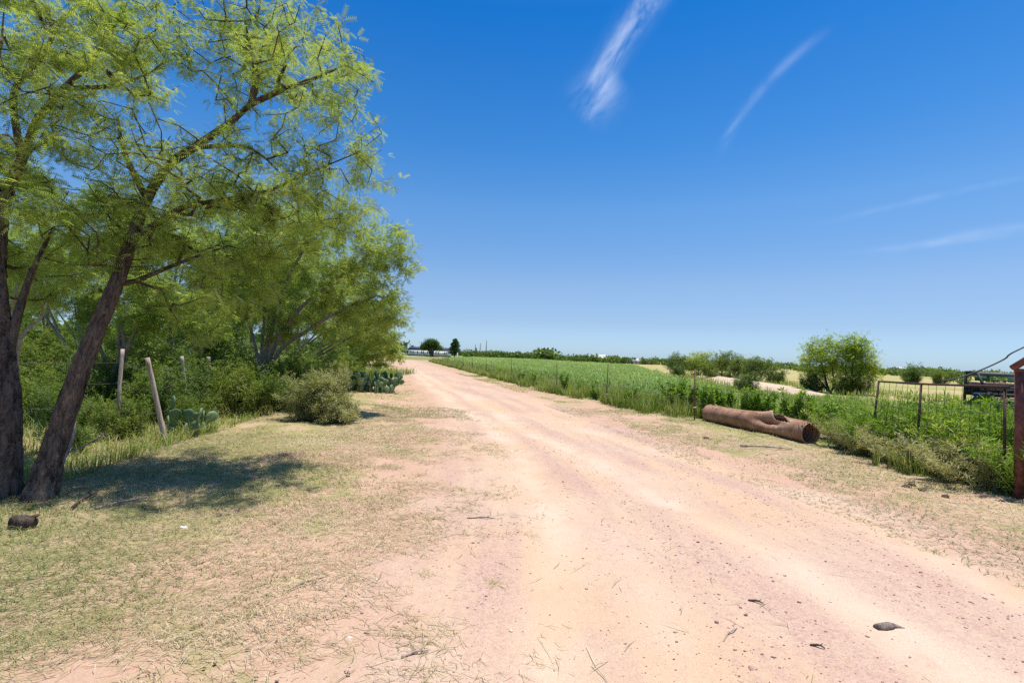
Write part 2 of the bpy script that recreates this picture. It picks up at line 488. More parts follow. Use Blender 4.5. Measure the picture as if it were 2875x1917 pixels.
def ground_material(name):
    m, t = make_mat(name)
    pos = t.n('ShaderNodeNewGeometry').outputs['Position']
    ed, u = t.attr('edge').outputs['Fac'], t.attr('across').outputs['Fac']
    green, dry = t.attr('green').outputs['Fac'], t.attr('dry').outputs['Fac']
    nbig = t.noise(pos, 0.45, 4, 0.6)
    nmid = t.noise(pos, 2.3, 5, 0.62, 0.5)
    nfine = t.noise(pos, 16, 5, 0.7)
    ngrit = t.noise(pos, 120, 3, 0.7)
    # bare earth and gravel
    pink, cream = (0.455, 0.30, 0.24), (0.60, 0.465, 0.36)
    tracks = t.attr('track').outputs['Fac']
    tr = t.m('MULTIPLY', tracks, t.step(nmid, 0.2, 0.6))
    ncoarse = t.noise(pos, 230, 2, 0.6)
    peach = t.mix(t.step(nbig, 0.35, 0.65), (0.52, 0.385, 0.285), (0.51, 0.355, 0.235))
    vor = t.n('ShaderNodeTexVoronoi', {'Vector': pos, 'Scale': 70.0, 'Randomness': 1.0})
    vr = t.n('ShaderNodeSeparateColor', {0: vor.outputs['Color']})
    grav = t.mix(vr.outputs[0], (0.35, 0.215, 0.165), (0.545, 0.40, 0.325))
    grav = t.mix(t.step(ncoarse, 0.35, 0.7), grav, pink)
    sp = t.n('ShaderNodeSeparateXYZ', {0: pos})
    sv = t.n('ShaderNodeCombineXYZ', {0: t.m('MULTIPLY', u, 6.5), 1: t.m('MULTIPLY', sp.outputs[1], 0.22), 2: 0.0}).outputs[0]
    gm = t.step(t.m('ADD', t.m('MULTIPLY', t.noise(sv, 1.0, 5, 0.62, 0.2), 0.7), t.m('MULTIPLY', nfine, 0.3)), 0.42, 0.60)
    gm = t.m('MULTIPLY', gm, t.m('SUBTRACT', 1.0, t.m('MULTIPLY', tr, 0.9)))
    road = t.mix(gm, peach, grav)
    road = t.mix(t.m('MULTIPLY', tr, 0.7), road, t.mix(t.step(nbig, 0.4, 0.6), cream, (0.56, 0.40, 0.27)))
    stone = t.m('MULTIPLY', t.step(vor.outputs['Distance'], 0.30, 0.15), gm)
    # mown verge: straw, green flecks, bare pink earth showing through
    straw = t.mix(t.step(nfine, 0.35, 0.7), (0.355, 0.26, 0.155), (0.49, 0.37, 0.24))
    gr = t.mix(nfine, (0.23, 0.22, 0.085), (0.36, 0.32, 0.145))
    verge = t.mix(t.step(t.m('ADD', t.m('MULTIPLY', nbig, 0.6), t.m('MULTIPLY', nmid, 0.4)), 0.42, 0.57), straw, gr)
    earth = t.mix(nmid, (0.43, 0.265, 0.185), (0.52, 0.36, 0.265))
    bare = t.step(t.m('ADD', t.noise(pos, 0.9, 6, 0.68, 0.8), t.m('MULTIPLY', t.m('ADD', ed, 1.6), 0.07)), 0.44, 0.58)
    verge = t.mix(bare, verge, earth)
    # living cover beyond the fences, and the dry pale field
    cover = t.mix(nfine, (0.10, 0.15, 0.04), (0.22, 0.25, 0.08))
    cover = t.mix(t.step(nmid, 0.55, 0.75), cover, (0.33, 0.29, 0.14))
    dryc = t.mix(t.step(t.noise(pos, 0.12, 4, 0.6), 0.4, 0.62), (0.44, 0.34, 0.16), (0.27, 0.28, 0.10))
    side = t.mix(t.step(green, 0.15, 0.75), verge, cover)
    side = t.mix(t.step(dry, 0.2, 0.8), side, dryc)
    em = t.m('ADD', ed, t.m('ADD', t.m('MULTIPLY', t.m('SUBTRACT', t.noise(pos, 0.8, 6, 0.7), 0.5), 3.2), t.m('MULTIPLY', t.m('SUBTRACT', nfine, 0.5), 0.5)))
    onroad = t.step(em, -0.35, 0.45)
    col = t.mix(onroad, side, road)
    grit = t.mix(t.m('MULTIPLY', t.step(ngrit, 0.25, 0.75), 1.0), (0.80, 0.78, 0.76), (1.12, 1.12, 1.12))
    col = t.mix(1.0, col, grit, 'MULTIPLY')
    hgt = t.m('ADD', t.m('MULTIPLY', nfine, 0.7), t.m('ADD', t.m('MULTIPLY', ngrit, 0.16), t.m('MULTIPLY', stone, 0.25)))
    bp = t.n('ShaderNodeBump', {'Strength': 0.55, 'Distance': 0.03, 'Height': hgt}).outputs[0]
    t.out(t.n('ShaderNodeBsdfPrincipled', {'Base Color': col, 'Roughness': 0.95, 'Specular IOR Level': 0.1, 'Normal': bp}).outputs[0])
    return m


GROUND = ground_material('earth_and_mown_grass')
# one sheet to the horizon, finer near the road
ang = np.concatenate([np.linspace(-62, 62, 330), np.linspace(66, 294, 58)])
ang = np.radians(ang)
rad = np.concatenate([[0.02], np.geomspace(0.35, 6000, 300)])
AA, RR = np.meshgrid(ang, rad, indexing='ij')
gx, gy = (RR * np.sin(AA)).ravel(), (RR * np.cos(AA)).ravel()
na, nr = len(ang), len(rad)
ii, jj = np.meshgrid(np.arange(na), np.arange(nr - 1), indexing='ij')
i2 = (ii + 1) % na
GF = np.stack([ii * nr + jj, ii * nr + jj + 1, i2 * nr + jj + 1, i2 * nr + jj], -1).reshape(-1, 4)[:, ::-1]
ed, uu = road_coords(gx, gy)
gz = ground_z(gx, gy) - 0.05 * sstep(ed, 0.0, 0.6)
gg, gd = zones(gx, gy)
TM = track_mask(gx, gy)
g = link('ground', raw_mesh('ground', np.stack([gx, gy, gz], -1), GF, {'edge': ed, 'across': uu, 'green': gg, 'dry': gd, 'track': TM}, True), GROUND)
tag(g, kind='structure')

ys = np.concatenate([np.arange(-8, 12, 0.10), np.geomspace(12, 103, 220)])
us = np.linspace(0, 1, 84)
YY, UU = np.meshgrid(ys, us, indexing='ij')
L_, R_ = road_l(YY) - 0.35, road_r(YY) + 0.35
RX = L_ + UU * (R_ - L_)
ed, uu = road_coords(RX.ravel(), YY.ravel())
rz_ = ground_z(RX.ravel(), YY.ravel()) + 0.012 * sstep(ed, -0.35, 0.0) - 0.03 * sstep(-ed, 0.15, 0.35)
ii, jj = np.meshgrid(np.arange(len(ys) - 1), np.arange(len(us) - 1), indexing='ij')
k = len(us)
RF = np.stack([ii * k + jj, ii * k + jj + 1, (ii + 1) * k + jj + 1, (ii + 1) * k + jj], -1).reshape(-1, 4)
gg, gd = zones(RX.ravel(), YY.ravel())
TM = track_mask(RX.ravel(), YY.ravel())
rd = link('gravel_road', raw_mesh('gravel_road', np.stack([RX.ravel(), YY.ravel(), rz_], -1), RF, {'edge': ed, 'across': uu, 'green': gg, 'dry': gd, 'track': TM}, True), GROUND)
tag(rd, kind='structure')


def strip_sheet(name, pts, mat, lift=0.02, cols=9, hump=0.0):
    """ribbon on the ground: pts = (x, y, half width)"""
    pts = np.array(pts, float); n = 60
    s = np.linspace(0, len(pts) - 1, n)
    P = np.stack([np.interp(s, np.arange(len(pts)), pts[:, k]) for k in range(3)], -1)
    T = np.gradient(P[:, :2], axis=0); T /= np.linalg.norm(T, axis=1)[:, None]
    N = np.stack([-T[:, 1], T[:, 0]], -1)
    q = np.linspace(-1, 1, cols)
    wn = P[:, 2] * (0.8 + 0.4 * vnoise(P[:, :2], 0.6, 5))
    V = P[:, None, :2] + N[:, None, :] * (q[None, :, None] * wn[:, None, None])
    V += (vnoise(V, 0.9, 8)[..., None] - 0.5) * 0.5
    tp = np.clip(np.minimum(np.arange(n), n - 1 - np.arange(n)) / 9.0, 0, 1)[:, None]
    z = ground_z(V[..., 0], V[..., 1]) + (lift + 0.03) * tp - 0.03 + hump * tp * (1 - q[None] ** 2)
    z = np.where(np.abs(q)[None] > 0.99, z - lift - 0.05, z)
    V = np.concatenate([V, z[..., None]], -1).reshape(-1, 3)
    ii, jj = np.meshgrid(np.arange(n - 1), np.arange(cols - 1), indexing='ij')
    F = np.stack([ii * cols + jj, (ii + 1) * cols + jj, (ii + 1) * cols + jj + 1, ii * cols + jj + 1], -1).reshape(-1, 4)
    return tag(link(name, raw_mesh(name, V, F[:, ::-1], None, True), mat), kind='structure')


SAND = plain_mat('pale_sand', (0.44, 0.33, 0.235), (0.54, 0.42, 0.31), 1.2, 0.95, bump=0.6, bscale=6, spec=0.1)
strip_sheet('dirt_track', [(27, 66, 1.0), (23.5, 57.5, 1.8), (20.6, 46, 2.2), (19.0, 38, 2.6), (17.9, 32, 2.2), (17.4, 27.5, 1.0)], SAND, 0.05, hump=0.22)
strip_sheet('gravel_drive', [(-62, 196, 8), (-48, 200, 8), (-36, 207, 5), (-28, 214, 2)], SAND, 0.06)

# ------------------------------------------------------------------ trees
def resample(P, R, step):
    P = np.asarray(P, float); R = np.asarray(R, float)
    # Catmull-Rom through the points
    Q = np.concatenate([[2 * P[0] - P[1]], P, [2 * P[-1] - P[-2]]])
    oP, oR = [], []
    for i in range(len(P) - 1):
        n = max(1, int(np.linalg.norm(P[i + 1] - P[i]) / step))
        for k in range(n):
            t = k / n
            a, b, c, d = Q[i], Q[i + 1], Q[i + 2], Q[i + 3]
            oP.append(0.5 * (2 * b + (c - a) * t + (2 * a - 5 * b + 4 * c - d) * t * t + (3 * b - a - 3 * c + d) * t ** 3))
            oR.append(R[i] * (1 - t) + R[i + 1] * t)
    oP.append(P[-1]); oR.append(R[-1])
    return np.array(oP), np.array(oR)


def bark_wob(amp, seed):
    def f(V, P, R):
        n = V.shape[1]
        d = V - P[:, None, :]
        s = np.concatenate([[0], np.cumsum(np.linalg.norm(np.diff(P, axis=0), axis=1))])
        a = np.arange(n) / n * 2 * math.pi
        q = np.stack([np.broadcast_to(np.cos(a) * 1.0, V.shape[:2]), np.broadcast_to(np.sin(a) * 1.0, V.shape[:2]), np.broadcast_to(s[:, None], V.shape[:2])], -1)
        ridge = 1 - np.abs(2 * fbm(q * np.array([4.5, 4.5, 6.5]), 1.0, seed, 3) - 1) * 3.2
        lump = fbm(q * np.array([1.2, 1.2, 1.5]), 1.0, seed + 5, 2) - 0.5
        return P[:, None, :] + d * (1 + amp * (ridge - 0.4)[..., None] + 0.35 * lump[..., None])
    return f


class Tree:
    """skeleton made of drawn limbs, then twigs grown out to points spread through the crown"""
    def __init__(self, rng):
        self.P, self.par, self.minr, self.limb = [], [], [], []
        self.rng = rng
        self.tips = []

    def add_limb(self, P, R, step=0.16, parent=None):
        P, R = resample(P, R, step)
        if parent is None and self.P:
            d = np.linalg.norm(np.array(self.P) - P[0], axis=1); parent = int(d.argmin())
        prev = -1 if parent is None else parent
        for k in range(len(P)):
            if k == 0 and prev >= 0 and np.linalg.norm(self.P[prev] - P[0]) < 0.02: continue
            self.P.append(P[k]); self.par.append(prev); self.minr.append(R[k]); prev = len(self.P) - 1

    def grow(self, targets, step=0.28, sag=0.10, wander=0.16, rise=0.35):
        rng = self.rng
        A = np.array(self.P)
        d0 = np.array([np.min(np.linalg.norm(A - t, axis=1)) for t in targets])
        cap = len(self.P) + len(targets) * 14
        buf = np.empty((cap, 3)); buf[:len(A)] = A; n = len(A)
        for t in targets[np.argsort(d0)]:
            dv = t - buf[:n]
            # branches prefer to leave from nodes that lie lower than their end
            cost = np.linalg.norm(dv, axis=1) + rise * np.clip(-dv[:, 2], 0, None)
            k = int(cost.argmin()); a = buf[k].copy()
            L = np.linalg.norm(t - a)
            if L < 0.05: continue
            m = min(12, max(1, int(round(L / step))))
            off = rng.normal(size=3) * wander * L
            prev = k
            for j in range(1, m + 1):
                s = j / m
                p = a + (t - a) * s + off * s * (1 - s) * 2 + rng.normal(size=3) * 0.03 * (j < m) + np.array([0, 0, -sag * L * s * (1 - s)])
                buf[n] = p
                self.P.append(p); self.par.append(prev); self.minr.append(0); prev = n; n += 1
            self.tips.append(prev)

    def radii(self, tip=0.005, expo=0.43):
        n = len(self.P); cnt = np.zeros(n)
        for t in self.tips: cnt[t] += 1
        for i in range(n - 1, -1, -1):
            if self.par[i] >= 0: cnt[self.par[i]] += cnt[i]
        r = tip * np.maximum(cnt, 1) ** expo
        self.cnt = cnt
        r = np.where(np.array(self.minr) > 0, np.maximum(np.array(self.minr), 0), r)
        for i in range(n):                     # never thicker than what carries it
            if self.par[i] >= 0 and self.minr[i] == 0: r[i] = min(r[i], r[self.par[i]] * 0.85)
        self.r = r
        return r

    def branch_meshes(self, thick=0.05, nt=34, seed=1, barkamp=0.10):
        """(trunk and limbs, twigs)"""
        r = self.radii()
        n = len(self.P); kids = [[] for _ in range(n)]
        for i, p in enumerate(self.par):
            if p >= 0: kids[p].append(i)
        big, small = MB(), MB()
        starts = [i for i in range(n) if self.par[i] < 0]
        stack = [(s, -1) for s in starts]
        while stack:
            s, p = stack.pop()
            ch = [] if p < 0 else [p]
            i = s
            while True:
                ch.append(i)
                if not kids[i]: break
                nx = max(kids[i], key=lambda q: r[q])
                for q in kids[i]:
                    if q != nx: stack.append((q, i))
                i = nx
            P = np.array([self.P[q] for q in ch]); R = np.array([r[q] for q in ch])
            if p >= 0: R[0] = R[1] if len(R) > 1 else R[0]
            if len(P) < 2: continue
            if R.max() > thick:
                P2, R2 = resample(P, R, 0.03 if R.max() > 0.09 else 0.12)
                big.tube(P2, R2, nt if R.max() > 0.09 else 9, True, bark_wob(barkamp if R.max() > 0.09 else 0.05, seed))
            elif R.max() > 0.016:
                small.tube(P, R, 5, False)
            else:
                small.tube(P, R, 3, False)
        return big, small


def mesquite_template(pairs, ln=0.10, ll=0.035, lw=0.007, pin=2, spread=0.5, droop=0.25):
    V, F = [], []
    for s in ((-1, 1) if pin == 2 else (0,)):
        a = s * spread
        d = np.array([math.sin(a), math.cos(a), 0])
        side = np.array([d[1], -d[0], 0])
        for i in range(pairs):
            f = (i + 0.7) / pairs
            o = d * (0.02 + ln * f) + np.array([0, 0, -droop * ln * f * f])
            sz = ll * (1 - 0.35 * abs(f - 0.45))
            for q in (-1, 1):
                ld = side * q * 0.86 + d * 0.5 + np.array([0, 0, -0.25])
                ld /= np.linalg.norm(ld)
                nb = len(V)
                V += [o - d * lw / 2, o + d * lw / 2, o + ld * sz]
                F.append([nb, nb + 1, nb + 2])
    return np.array(V), np.array(F)


T_NEAR = mesquite_template(6, ll=0.036, lw=0.009)
T_MID = mesquite_template(5, ln=0.13, ll=0.05, lw=0.016)
T_FAR = mesquite_template(3, ln=0.20, ll=0.10, lw=0.05, pin=2, spread=0.6)


def broad_template(n=5, ln=0.06, wd=0.02, spread=1.0):
    V, F = [], []
    for i in range(n):
        a = i * 2.4
        d = np.array([math.cos(a) * spread, math.sin(a) * spread, 0.35 + 0.3 * (i % 3)]); d /= np.linalg.norm(d)
        s = np.cross(d, [0.2, 0.1, 1.0]); s /= np.linalg.norm(s)
        o = np.array([0, 0, 0.012 * i]); nb = len(V)
        V += [o, o + d * ln * 0.5 + s * wd / 2, o + d * ln, o + d * ln * 0.5 - s * wd / 2]
        F += [[nb, nb + 1, nb + 2], [nb, nb + 2, nb + 3]]
    return np.array(V), np.array(F)


def leaves_on(pts, dirs, rng, tmpl, size, droop=0.6, tone_mu=0.5, tone_sd=0.22, tone_ref=None):
    n = len(pts)
    h = rng.normal(size=(n, 3)); h[:, 2] *= 0.4
    d = h / np.linalg.norm(h, axis=1)[:, None] + dirs * 0.6
    d[:, 2] -= droop * rng.random(n)
    up = np.tile([0, 0, 1.0], (n, 1)) + rng.normal(size=(n, 3)) * 0.6
    y = d / np.linalg.norm(d, axis=1)[:, None]
    x = np.cross(y, up); x /= np.linalg.norm(x, axis=1)[:, None] + 1e-9
    M = np.stack([x, y, np.cross(x, y)], -1)
    tone = np.clip(rng.normal(tone_mu, tone_sd * 0.6, n) + (vnoise(pts, 1.4, 21) - 0.5) * tone_sd * 2.2, 0, 1)
    V, F, A = scatter(tmpl[0], tmpl[1], pts, M, size * rng.uniform(0.7, 1.3, n), tone)
    return V, F, A


def blob_points(blobs, n, rng, shell=0.35):
    """points through a set of ellipsoids (centre, radii)"""
    vol = np.array([b[1][0] * b[1][1] * b[1][2] for b in blobs]); vol = vol ** 0.8
    c = rng.choice(len(blobs), n, p=vol / vol.sum())
    v = rng.normal(size=(n, 3)); v /= np.linalg.norm(v, axis=1)[:, None]
    rr = rng.random(n) ** (1 / (3 + 3 * shell))
    C = np.array([b[0] for b in blobs]); Rr = np.array([b[1] for b in blobs])
    return C[c] + v * rr[:, None] * Rr[c]


def finish_tree(tr, root, rng, tmpl, per_tip, size, leafmat, barkmat, seed, droop=0.6, tone_mu=0.5, spread=0.16, barkamp=0.10, base_loc=None, back=2):
    loc = np.array(root.location)
    big, small = tr.branch_meshes(seed=seed, barkamp=barkamp)
    def shift(mb):
        mb.v = [v - loc for v in mb.v]
        return mb
    if big.n: shift(big).build('trunk', barkmat, root, True)
    if small.n: shift(small).build('branches', barkmat if big.n else BARK_GREY, root, True)['kind'] = 'stuff'
    # leaf positions: at the tips and on the last nodes leading to them
    pos, dr = [], []
    P = tr.P
    for t in tr.tips:
        i = t; k = 0
        while i >= 0 and tr.par[i] >= 0 and k <= back and tr.minr[i] == 0:
            a, b = P[i], P[tr.par[i]]
            m = per_tip if k == 0 else max(1, int(per_tip * 0.6))
            s = rng.random((m, 1))
            pos.append(a + (b - a) * s + rng.normal(size=(m, 3)) * spread * np.array([1, 1, 0.8])); dr.append(np.repeat([(a - b) / (np.linalg.norm(a - b) + 1e-6)], m, 0))
            i = tr.par[i]; k += 1
    pos = np.concatenate(pos); dr = np.concatenate(dr)
    V, F, A = leaves_on(pos, dr, rng, tmpl, size, droop, tone_mu)
    c = link('crown', raw_mesh('crown', V - loc, F, {'tone': A}), leafmat, root)
    c['kind'] = 'stuff'
    return len(F)


TRI = {}
# --- the two old mesquites by the fence
def px_blobs(lst):
    return [(at(x, y, d), (r, r * 1.05, r * 0.85)) for x, y, d, r in lst]


def near_depth(d): return 4.75 + (d - 4.75) * 0.42


def la(x, y, d): return at(x, y, near_depth(d))


def near_blobs(lst):
    jr = np.random.default_rng(len(lst)); out = []
    for x, y, d, r in lst:
        dn = near_depth(d) + jr.uniform(-0.85, 0.65)
        q = r * dn / d
        out.append((at(x, y, dn), (q, q * 1.5, q * 0.9)))
    return out


rng = np.random.default_rng(5)
baseB = gp(105, 1405); baseB[2] = -0.05
rootB = thing('mesquite_tree', baseB, 'leaning mesquite with thick dark rough bark trunk and feathery crown reaching over the verge', 'tree')
B = Tree(rng)
B.add_limb([baseB, la(140, 1290, 4.85), la(195, 1120, 5.1), la(250, 975, 5.35), la(325, 800, 5.75), la(372, 665, 6.15), la(412, 560, 6.4), la(470, 470, 6.7), la(545, 415, 6.9), la(640, 350, 7.1), la(700, 295, 7.3)],
           [0.145, 0.100, 0.088, 0.080, 0.067, 0.055, 0.05, 0.048, 0.042, 0.036, 0.028])
B.add_limb([la(700, 295, 7.3), la(722, 220, 7.4), la(705, 150, 7.5), la(690, 60, 7.6)], [0.045, 0.035, 0.026, 0.014])
B.add_limb([la(700, 295, 7.3), la(800, 250, 7.4), la(900, 215, 7.5), la(990, 170, 7.6)], [0.045, 0.03, 0.02, 0.01])
B.add_limb([la(545, 415, 6.9), la(700, 415, 7.2), la(790, 490, 7.4)], [0.03, 0.022, 0.012])
B.add_limb([la(395, 660, 6.15), la(450, 620, 6.5), la(520, 580, 6.9), la(600, 565, 7.2), la(740, 540, 7.5), la(880, 480, 7.6), la(1000, 430, 7.7)], [0.042, 0.036, 0.032, 0.028, 0.022, 0.015, 0.008])
B.add_limb([la(318, 800, 5.8), la(380, 790, 6.3), la(500, 740, 7.0), la(640, 690, 7.6)], [0.04, 0.03, 0.022, 0.012])
B.add_limb([la(412, 560, 6.4), la(350, 430, 6.6), la(330, 330, 6.8)], [0.04, 0.028, 0.015])
blB = near_blobs([(640, 90, 7.6, 0.95), (790, 90, 7.6, 0.95), (880, 190, 7.6, 0.85), (960, 215, 7.6, 0.50), (720, 250, 7.5, 0.8), (1030, 370, 7.7, 0.42), (930, 400, 7.6, 0.6),
                (560, 480, 7.1, 0.9), (760, 480, 7.5, 0.9), (930, 560, 7.6, 0.75), (1050, 480, 7.7, 0.35), (1040, 600, 7.7, 0.38), (400, 470, 6.9, 0.9), (620, 640, 7.4, 0.95), (820, 640, 7.6, 0.8), (470, 760, 7.1, 0.8),
                (680, 790, 7.5, 0.7), (330, 640, 6.6, 0.7), (560, 900, 7.6, 0.45)])
B.grow(blob_points(blB, 1050, rng), sag=0.12)
TRI['B'] = finish_tree(B, rootB, rng, T_NEAR, 4, 1.0, MESQ, BARK, 3, droop=0.9, spread=0.055, barkamp=0.2)

rng = np.random.default_rng(6)
baseA = gp(15, 1395); baseA[2] = -0.05
rootA = thing('mesquite_tree', baseA, 'upright mesquite whose dark trunk stands close against the leaning one', 'tree')
A_ = Tree(rng)
A_.add_limb([baseA, la(25, 1250, 4.9), la(30, 1120, 5.1), la(18, 1000, 5.3), la(5, 880, 5.5), la(-5, 740, 5.8), la(5, 620, 6.1), la(30, 520, 6.4), la(70, 430, 6.7), la(110, 330, 7.0), la(180, 250, 7.2), la(260, 170, 7.4), la(330, 60, 7.6)],
            [0.13, 0.092, 0.084, 0.076, 0.068, 0.06, 0.056, 0.052, 0.048, 0.042, 0.036, 0.026, 0.014])
A_.add_limb([la(60, 445, 6.7), la(40, 260, 7.0), la(110, 170, 7.2), la(190, 40, 7.4), la(270, -20, 7.6)], [0.042, 0.036, 0.03, 0.02, 0.010])
A_.add_limb([la(5, 620, 6.1), la(-40, 420, 6.4), la(-30, 250, 6.7), la(10, 100, 7.0)], [0.06, 0.05, 0.035, 0.015])
A_.add_limb([la(180, 250, 7.2), la(330, 240, 7.6), la(430, 200, 7.9)], [0.035, 0.024, 0.01])
A_.add_limb([la(20, 1010, 5.3), la(50, 880, 5.6), la(90, 760, 6.0), la(150, 640, 6.5)], [0.05, 0.042, 0.03, 0.016])
blA = near_blobs([(60, 60, 7.3, 0.95), (210, 30, 7.5, 0.9), (360, 30, 7.7, 0.75), (470, 120, 7.9, 0.55), (520, 40, 8.0, 0.35), (260, 190, 7.5, 0.75), (420, 230, 7.9, 0.5), (100, 240, 7.2, 0.6),
                (-60, 250, 7, 0.9), (30, 480, 6.8, 0.45), (200, 430, 7.2, 0.75), (100, 620, 6.7, 0.7), (220, 620, 7.0, 0.75), (60, 760, 6.5, 0.55), (-80, 500, 6.8, 0.8), (180, 790, 6.9, 0.5)])
A_.grow(blob_points(blA, 820, rng), sag=0.12)
TRI['A'] = finish_tree(A_, rootA, rng, T_NEAR, 5, 1.0, MESQ, BARK, 8, droop=0.9, spread=0.055, barkamp=0.2)


def stems_tree(name, label, base, stems, blobs, ntip, per, tmpl, size, leafmat, barkmat, seed, group=None, cat='tree', droop=0.7, tone=0.5, spread=0.16, r0=0.07):
    rng = np.random.default_rng(seed)
    base = np.array(base, float)
    root = thing(name, base, label, cat, group)
    tr = Tree(rng)
    for s in stems:
        P = [base + np.array([rng.normal() * 0.03, rng.normal() * 0.03, 0])] + [np.array(q, float) for q in s[0]]
        r = s[1]
        R = np.linspace(r, r * 0.28, len(P))
        if len(tr.P): tr.add_limb(P, R, 0.25, parent=0)
        else: tr.add_limb(P, R, 0.25)
    tr.grow(blob_points(blobs, ntip, rng), step=0.35)
    TRI[label] = finish_tree(tr, root, rng, tmpl, per, size, leafmat, barkmat, seed, droop, tone, spread, back=1)
    return root


# --- many-stemmed mesquite further along the fence, stems fanning towards the road
def C(x, y, d): return at(x, y, d)
bC = gp(735, 1130); bC[2] = -0.04
stems_tree('mesquite_tree', 'mesquite with many slim stems fanning up from one base beside the pale bush', bC,
           [([C(760, 1000, 13.4), C(830, 880, 13.2), C(950, 780, 13), C(1060, 700, 12.8)], 0.085),
            ([C(775, 1000, 13.4), C(860, 930, 13), C(960, 870, 12.8), C(1060, 830, 12.6)], 0.07),
            ([C(750, 980, 13.6), C(800, 800, 13.7), C(860, 690, 13.7), C(900, 610, 13.7)], 0.075),
            ([C(735, 980, 13.7), C(745, 850, 13.9), C(730, 720, 14.0)], 0.065),
            ([C(720, 990, 13.8), C(690, 880, 14.2), C(640, 760, 14.6)], 0.06)],
           px_blobs([(1085, 690, 11.9, 0.75), (1115, 740, 11.9, 0.55), (1000, 700, 12.2, 0.85), (900, 640, 13.5, 1.0), (960, 800, 12.9, 0.95), (1070, 850, 11.8, 0.7), (800, 720, 13.6, 1.1), (860, 860, 13.4, 0.9), (700, 800, 14.2, 1.1), (620, 740, 14.5, 1.1), (780, 900, 13.6, 0.7), (960, 910, 12.8, 0.6)]),
           800, 8, T_MID, 1.1, MESQ, BARK_GREY, 21, droop=0.8, spread=0.08)

left_trees = [  # name label, base, blobs(px,py,depth,r), tips, seed, tone
    ('mesquite drooping its pale crown over the large prickly pear', (-9.6, 19.5), [(1050, 830, 19, 1.2), (1100, 870, 19, 0.8), (980, 800, 19.5, 1.3), (1060, 930, 19, 0.9), (900, 780, 20, 1.4), (980, 900, 19.5, 1.1), (1115, 920, 19, 0.55)], 420, 22, 0.55),
    ('mesquite standing behind the many-stemmed one, seen through its stems', (-10.5, 15.5), [(640, 640, 15.5, 1.4), (520, 720, 15.5, 1.4), (760, 640, 16, 1.3), (420, 800, 15.5, 1.2), (600, 850, 15.5, 1.2), (720, 780, 16, 1.2)], 520, 23, 0.45),
    ('mesquite thicket tree behind the leaning cedar post', (-9.2, 11.3), [(300, 760, 11.5, 0.95), (420, 850, 11.2, 0.8), (250, 880, 11.6, 0.6), (420, 680, 11.8, 1.0), (560, 880, 11.4, 0.7), (330, 620, 11.8, 0.9)], 420, 24, 0.45),
    ('mesquite at the back of the thicket beside the open bright grass', (-15.5, 17.5), [(200, 640, 17.5, 1.4), (60, 700, 17.0, 1.3), (-60, 640, 17, 1.4), (120, 820, 17.5, 1.0), (260, 780, 17.8, 1.1)], 360, 25, 0.5),
    ('mesquite crown rising behind the other trees of the fence row', (-14, 21), [(560, 540, 21, 1.7), (700, 560, 21, 1.6), (420, 600, 21, 1.6), (820, 640, 21, 1.5)], 360, 26, 0.5),
    ('round mesquite with low boughs next along the fence past the drooping one', (-12.2, 27.5), [(1040, 900, 27, 1.4), (1085, 945, 26.5, 1.0), (980, 870, 27.5, 1.6), (1100, 985, 26.5, 0.7), (900, 860, 28, 1.7), (1020, 980, 27, 1.2)], 300, 27, 0.55),
    ('small mesquite at the road bend with branches down to the grass', (-14.8, 39), [(1085, 960, 38.5, 1.3), (1050, 930, 39, 1.6), (1105, 990, 38.5, 0.8), (1000, 920, 39.5, 1.8), (1060, 1000, 38.5, 1.2)], 240, 28, 0.55),
    ('distant mesquite bush closing the fence row before the white pickup', (-18.0, 53), [(1100, 978, 52, 1.2), (1075, 960, 53, 1.7), (1030, 945, 53, 2.0), (1105, 1000, 52, 0.8)], 200, 29, 0.5),
]
for lab, bxy, bl, nt, sd_, tone in left_trees:
    base = np.array([bxy[0], bxy[1], -0.05])
    B_ = px_blobs(bl)
    stems = []
    rr = np.random.default_rng(sd_)
    for q in range(4):
        c = B_[q % len(B_)][0]
        mid = base * 0.55 + c * 0.45 + np.array([0, 0, 0.3]) + rr.normal(size=3) * 0.2
        stems.append(([base * 0.85 + c * 0.15 + np.array([0, 0, 0.35]), mid, c], 0.085 - 0.01 * q))
    far = bxy[1] > 24
    stems_tree('mesquite_tree', lab, base, stems, B_, nt, 8 if not far else 8, T_MID if not far else T_FAR, 1.2 if not far else 1.0, MESQ, BARK_GREY, sd_, droop=0.7, tone=tone, spread=0.10)

def copy_tree(root, loc, rz, s, label, group):
    o = root.copy(); COL.objects.link(o); o.location = loc; o.rotation_euler = (0, 0, rz); o.scale = (s, s, s)
    o['label'] = label; o['group'] = group
    for ch in root.children:
        c = ch.copy(); COL.objects.link(c); c.parent = o
    return o


SRC = [o for o in COL.objects if o.name.startswith('mesquite_tree')]
SRC = [o for o in SRC if o['label'].startswith(('mesquite at the back', 'mesquite thicket', 'mesquite standing behind'))]
rr = np.random.default_rng(77)
for k, (x, y) in enumerate(((-12.5, 22), (-17.5, 24), (-22, 23), (-26.5, 26), (-31, 27), (-15, 30), (-20.5, 32), (-26, 34), (-19, 43), (-24, 50), (-22, 60), (-27, 72), (-13.5, 26), (-33, 38), (-10.2, 23.5))):
    copy_tree(SRC[k % 3], (x, y, -0.05), rr.uniform(0, 6.28), rr.uniform(0.85, 1.15), 'mesquite deep in the thicket behind the cedar post fence', 'mesquites deep in the thicket')

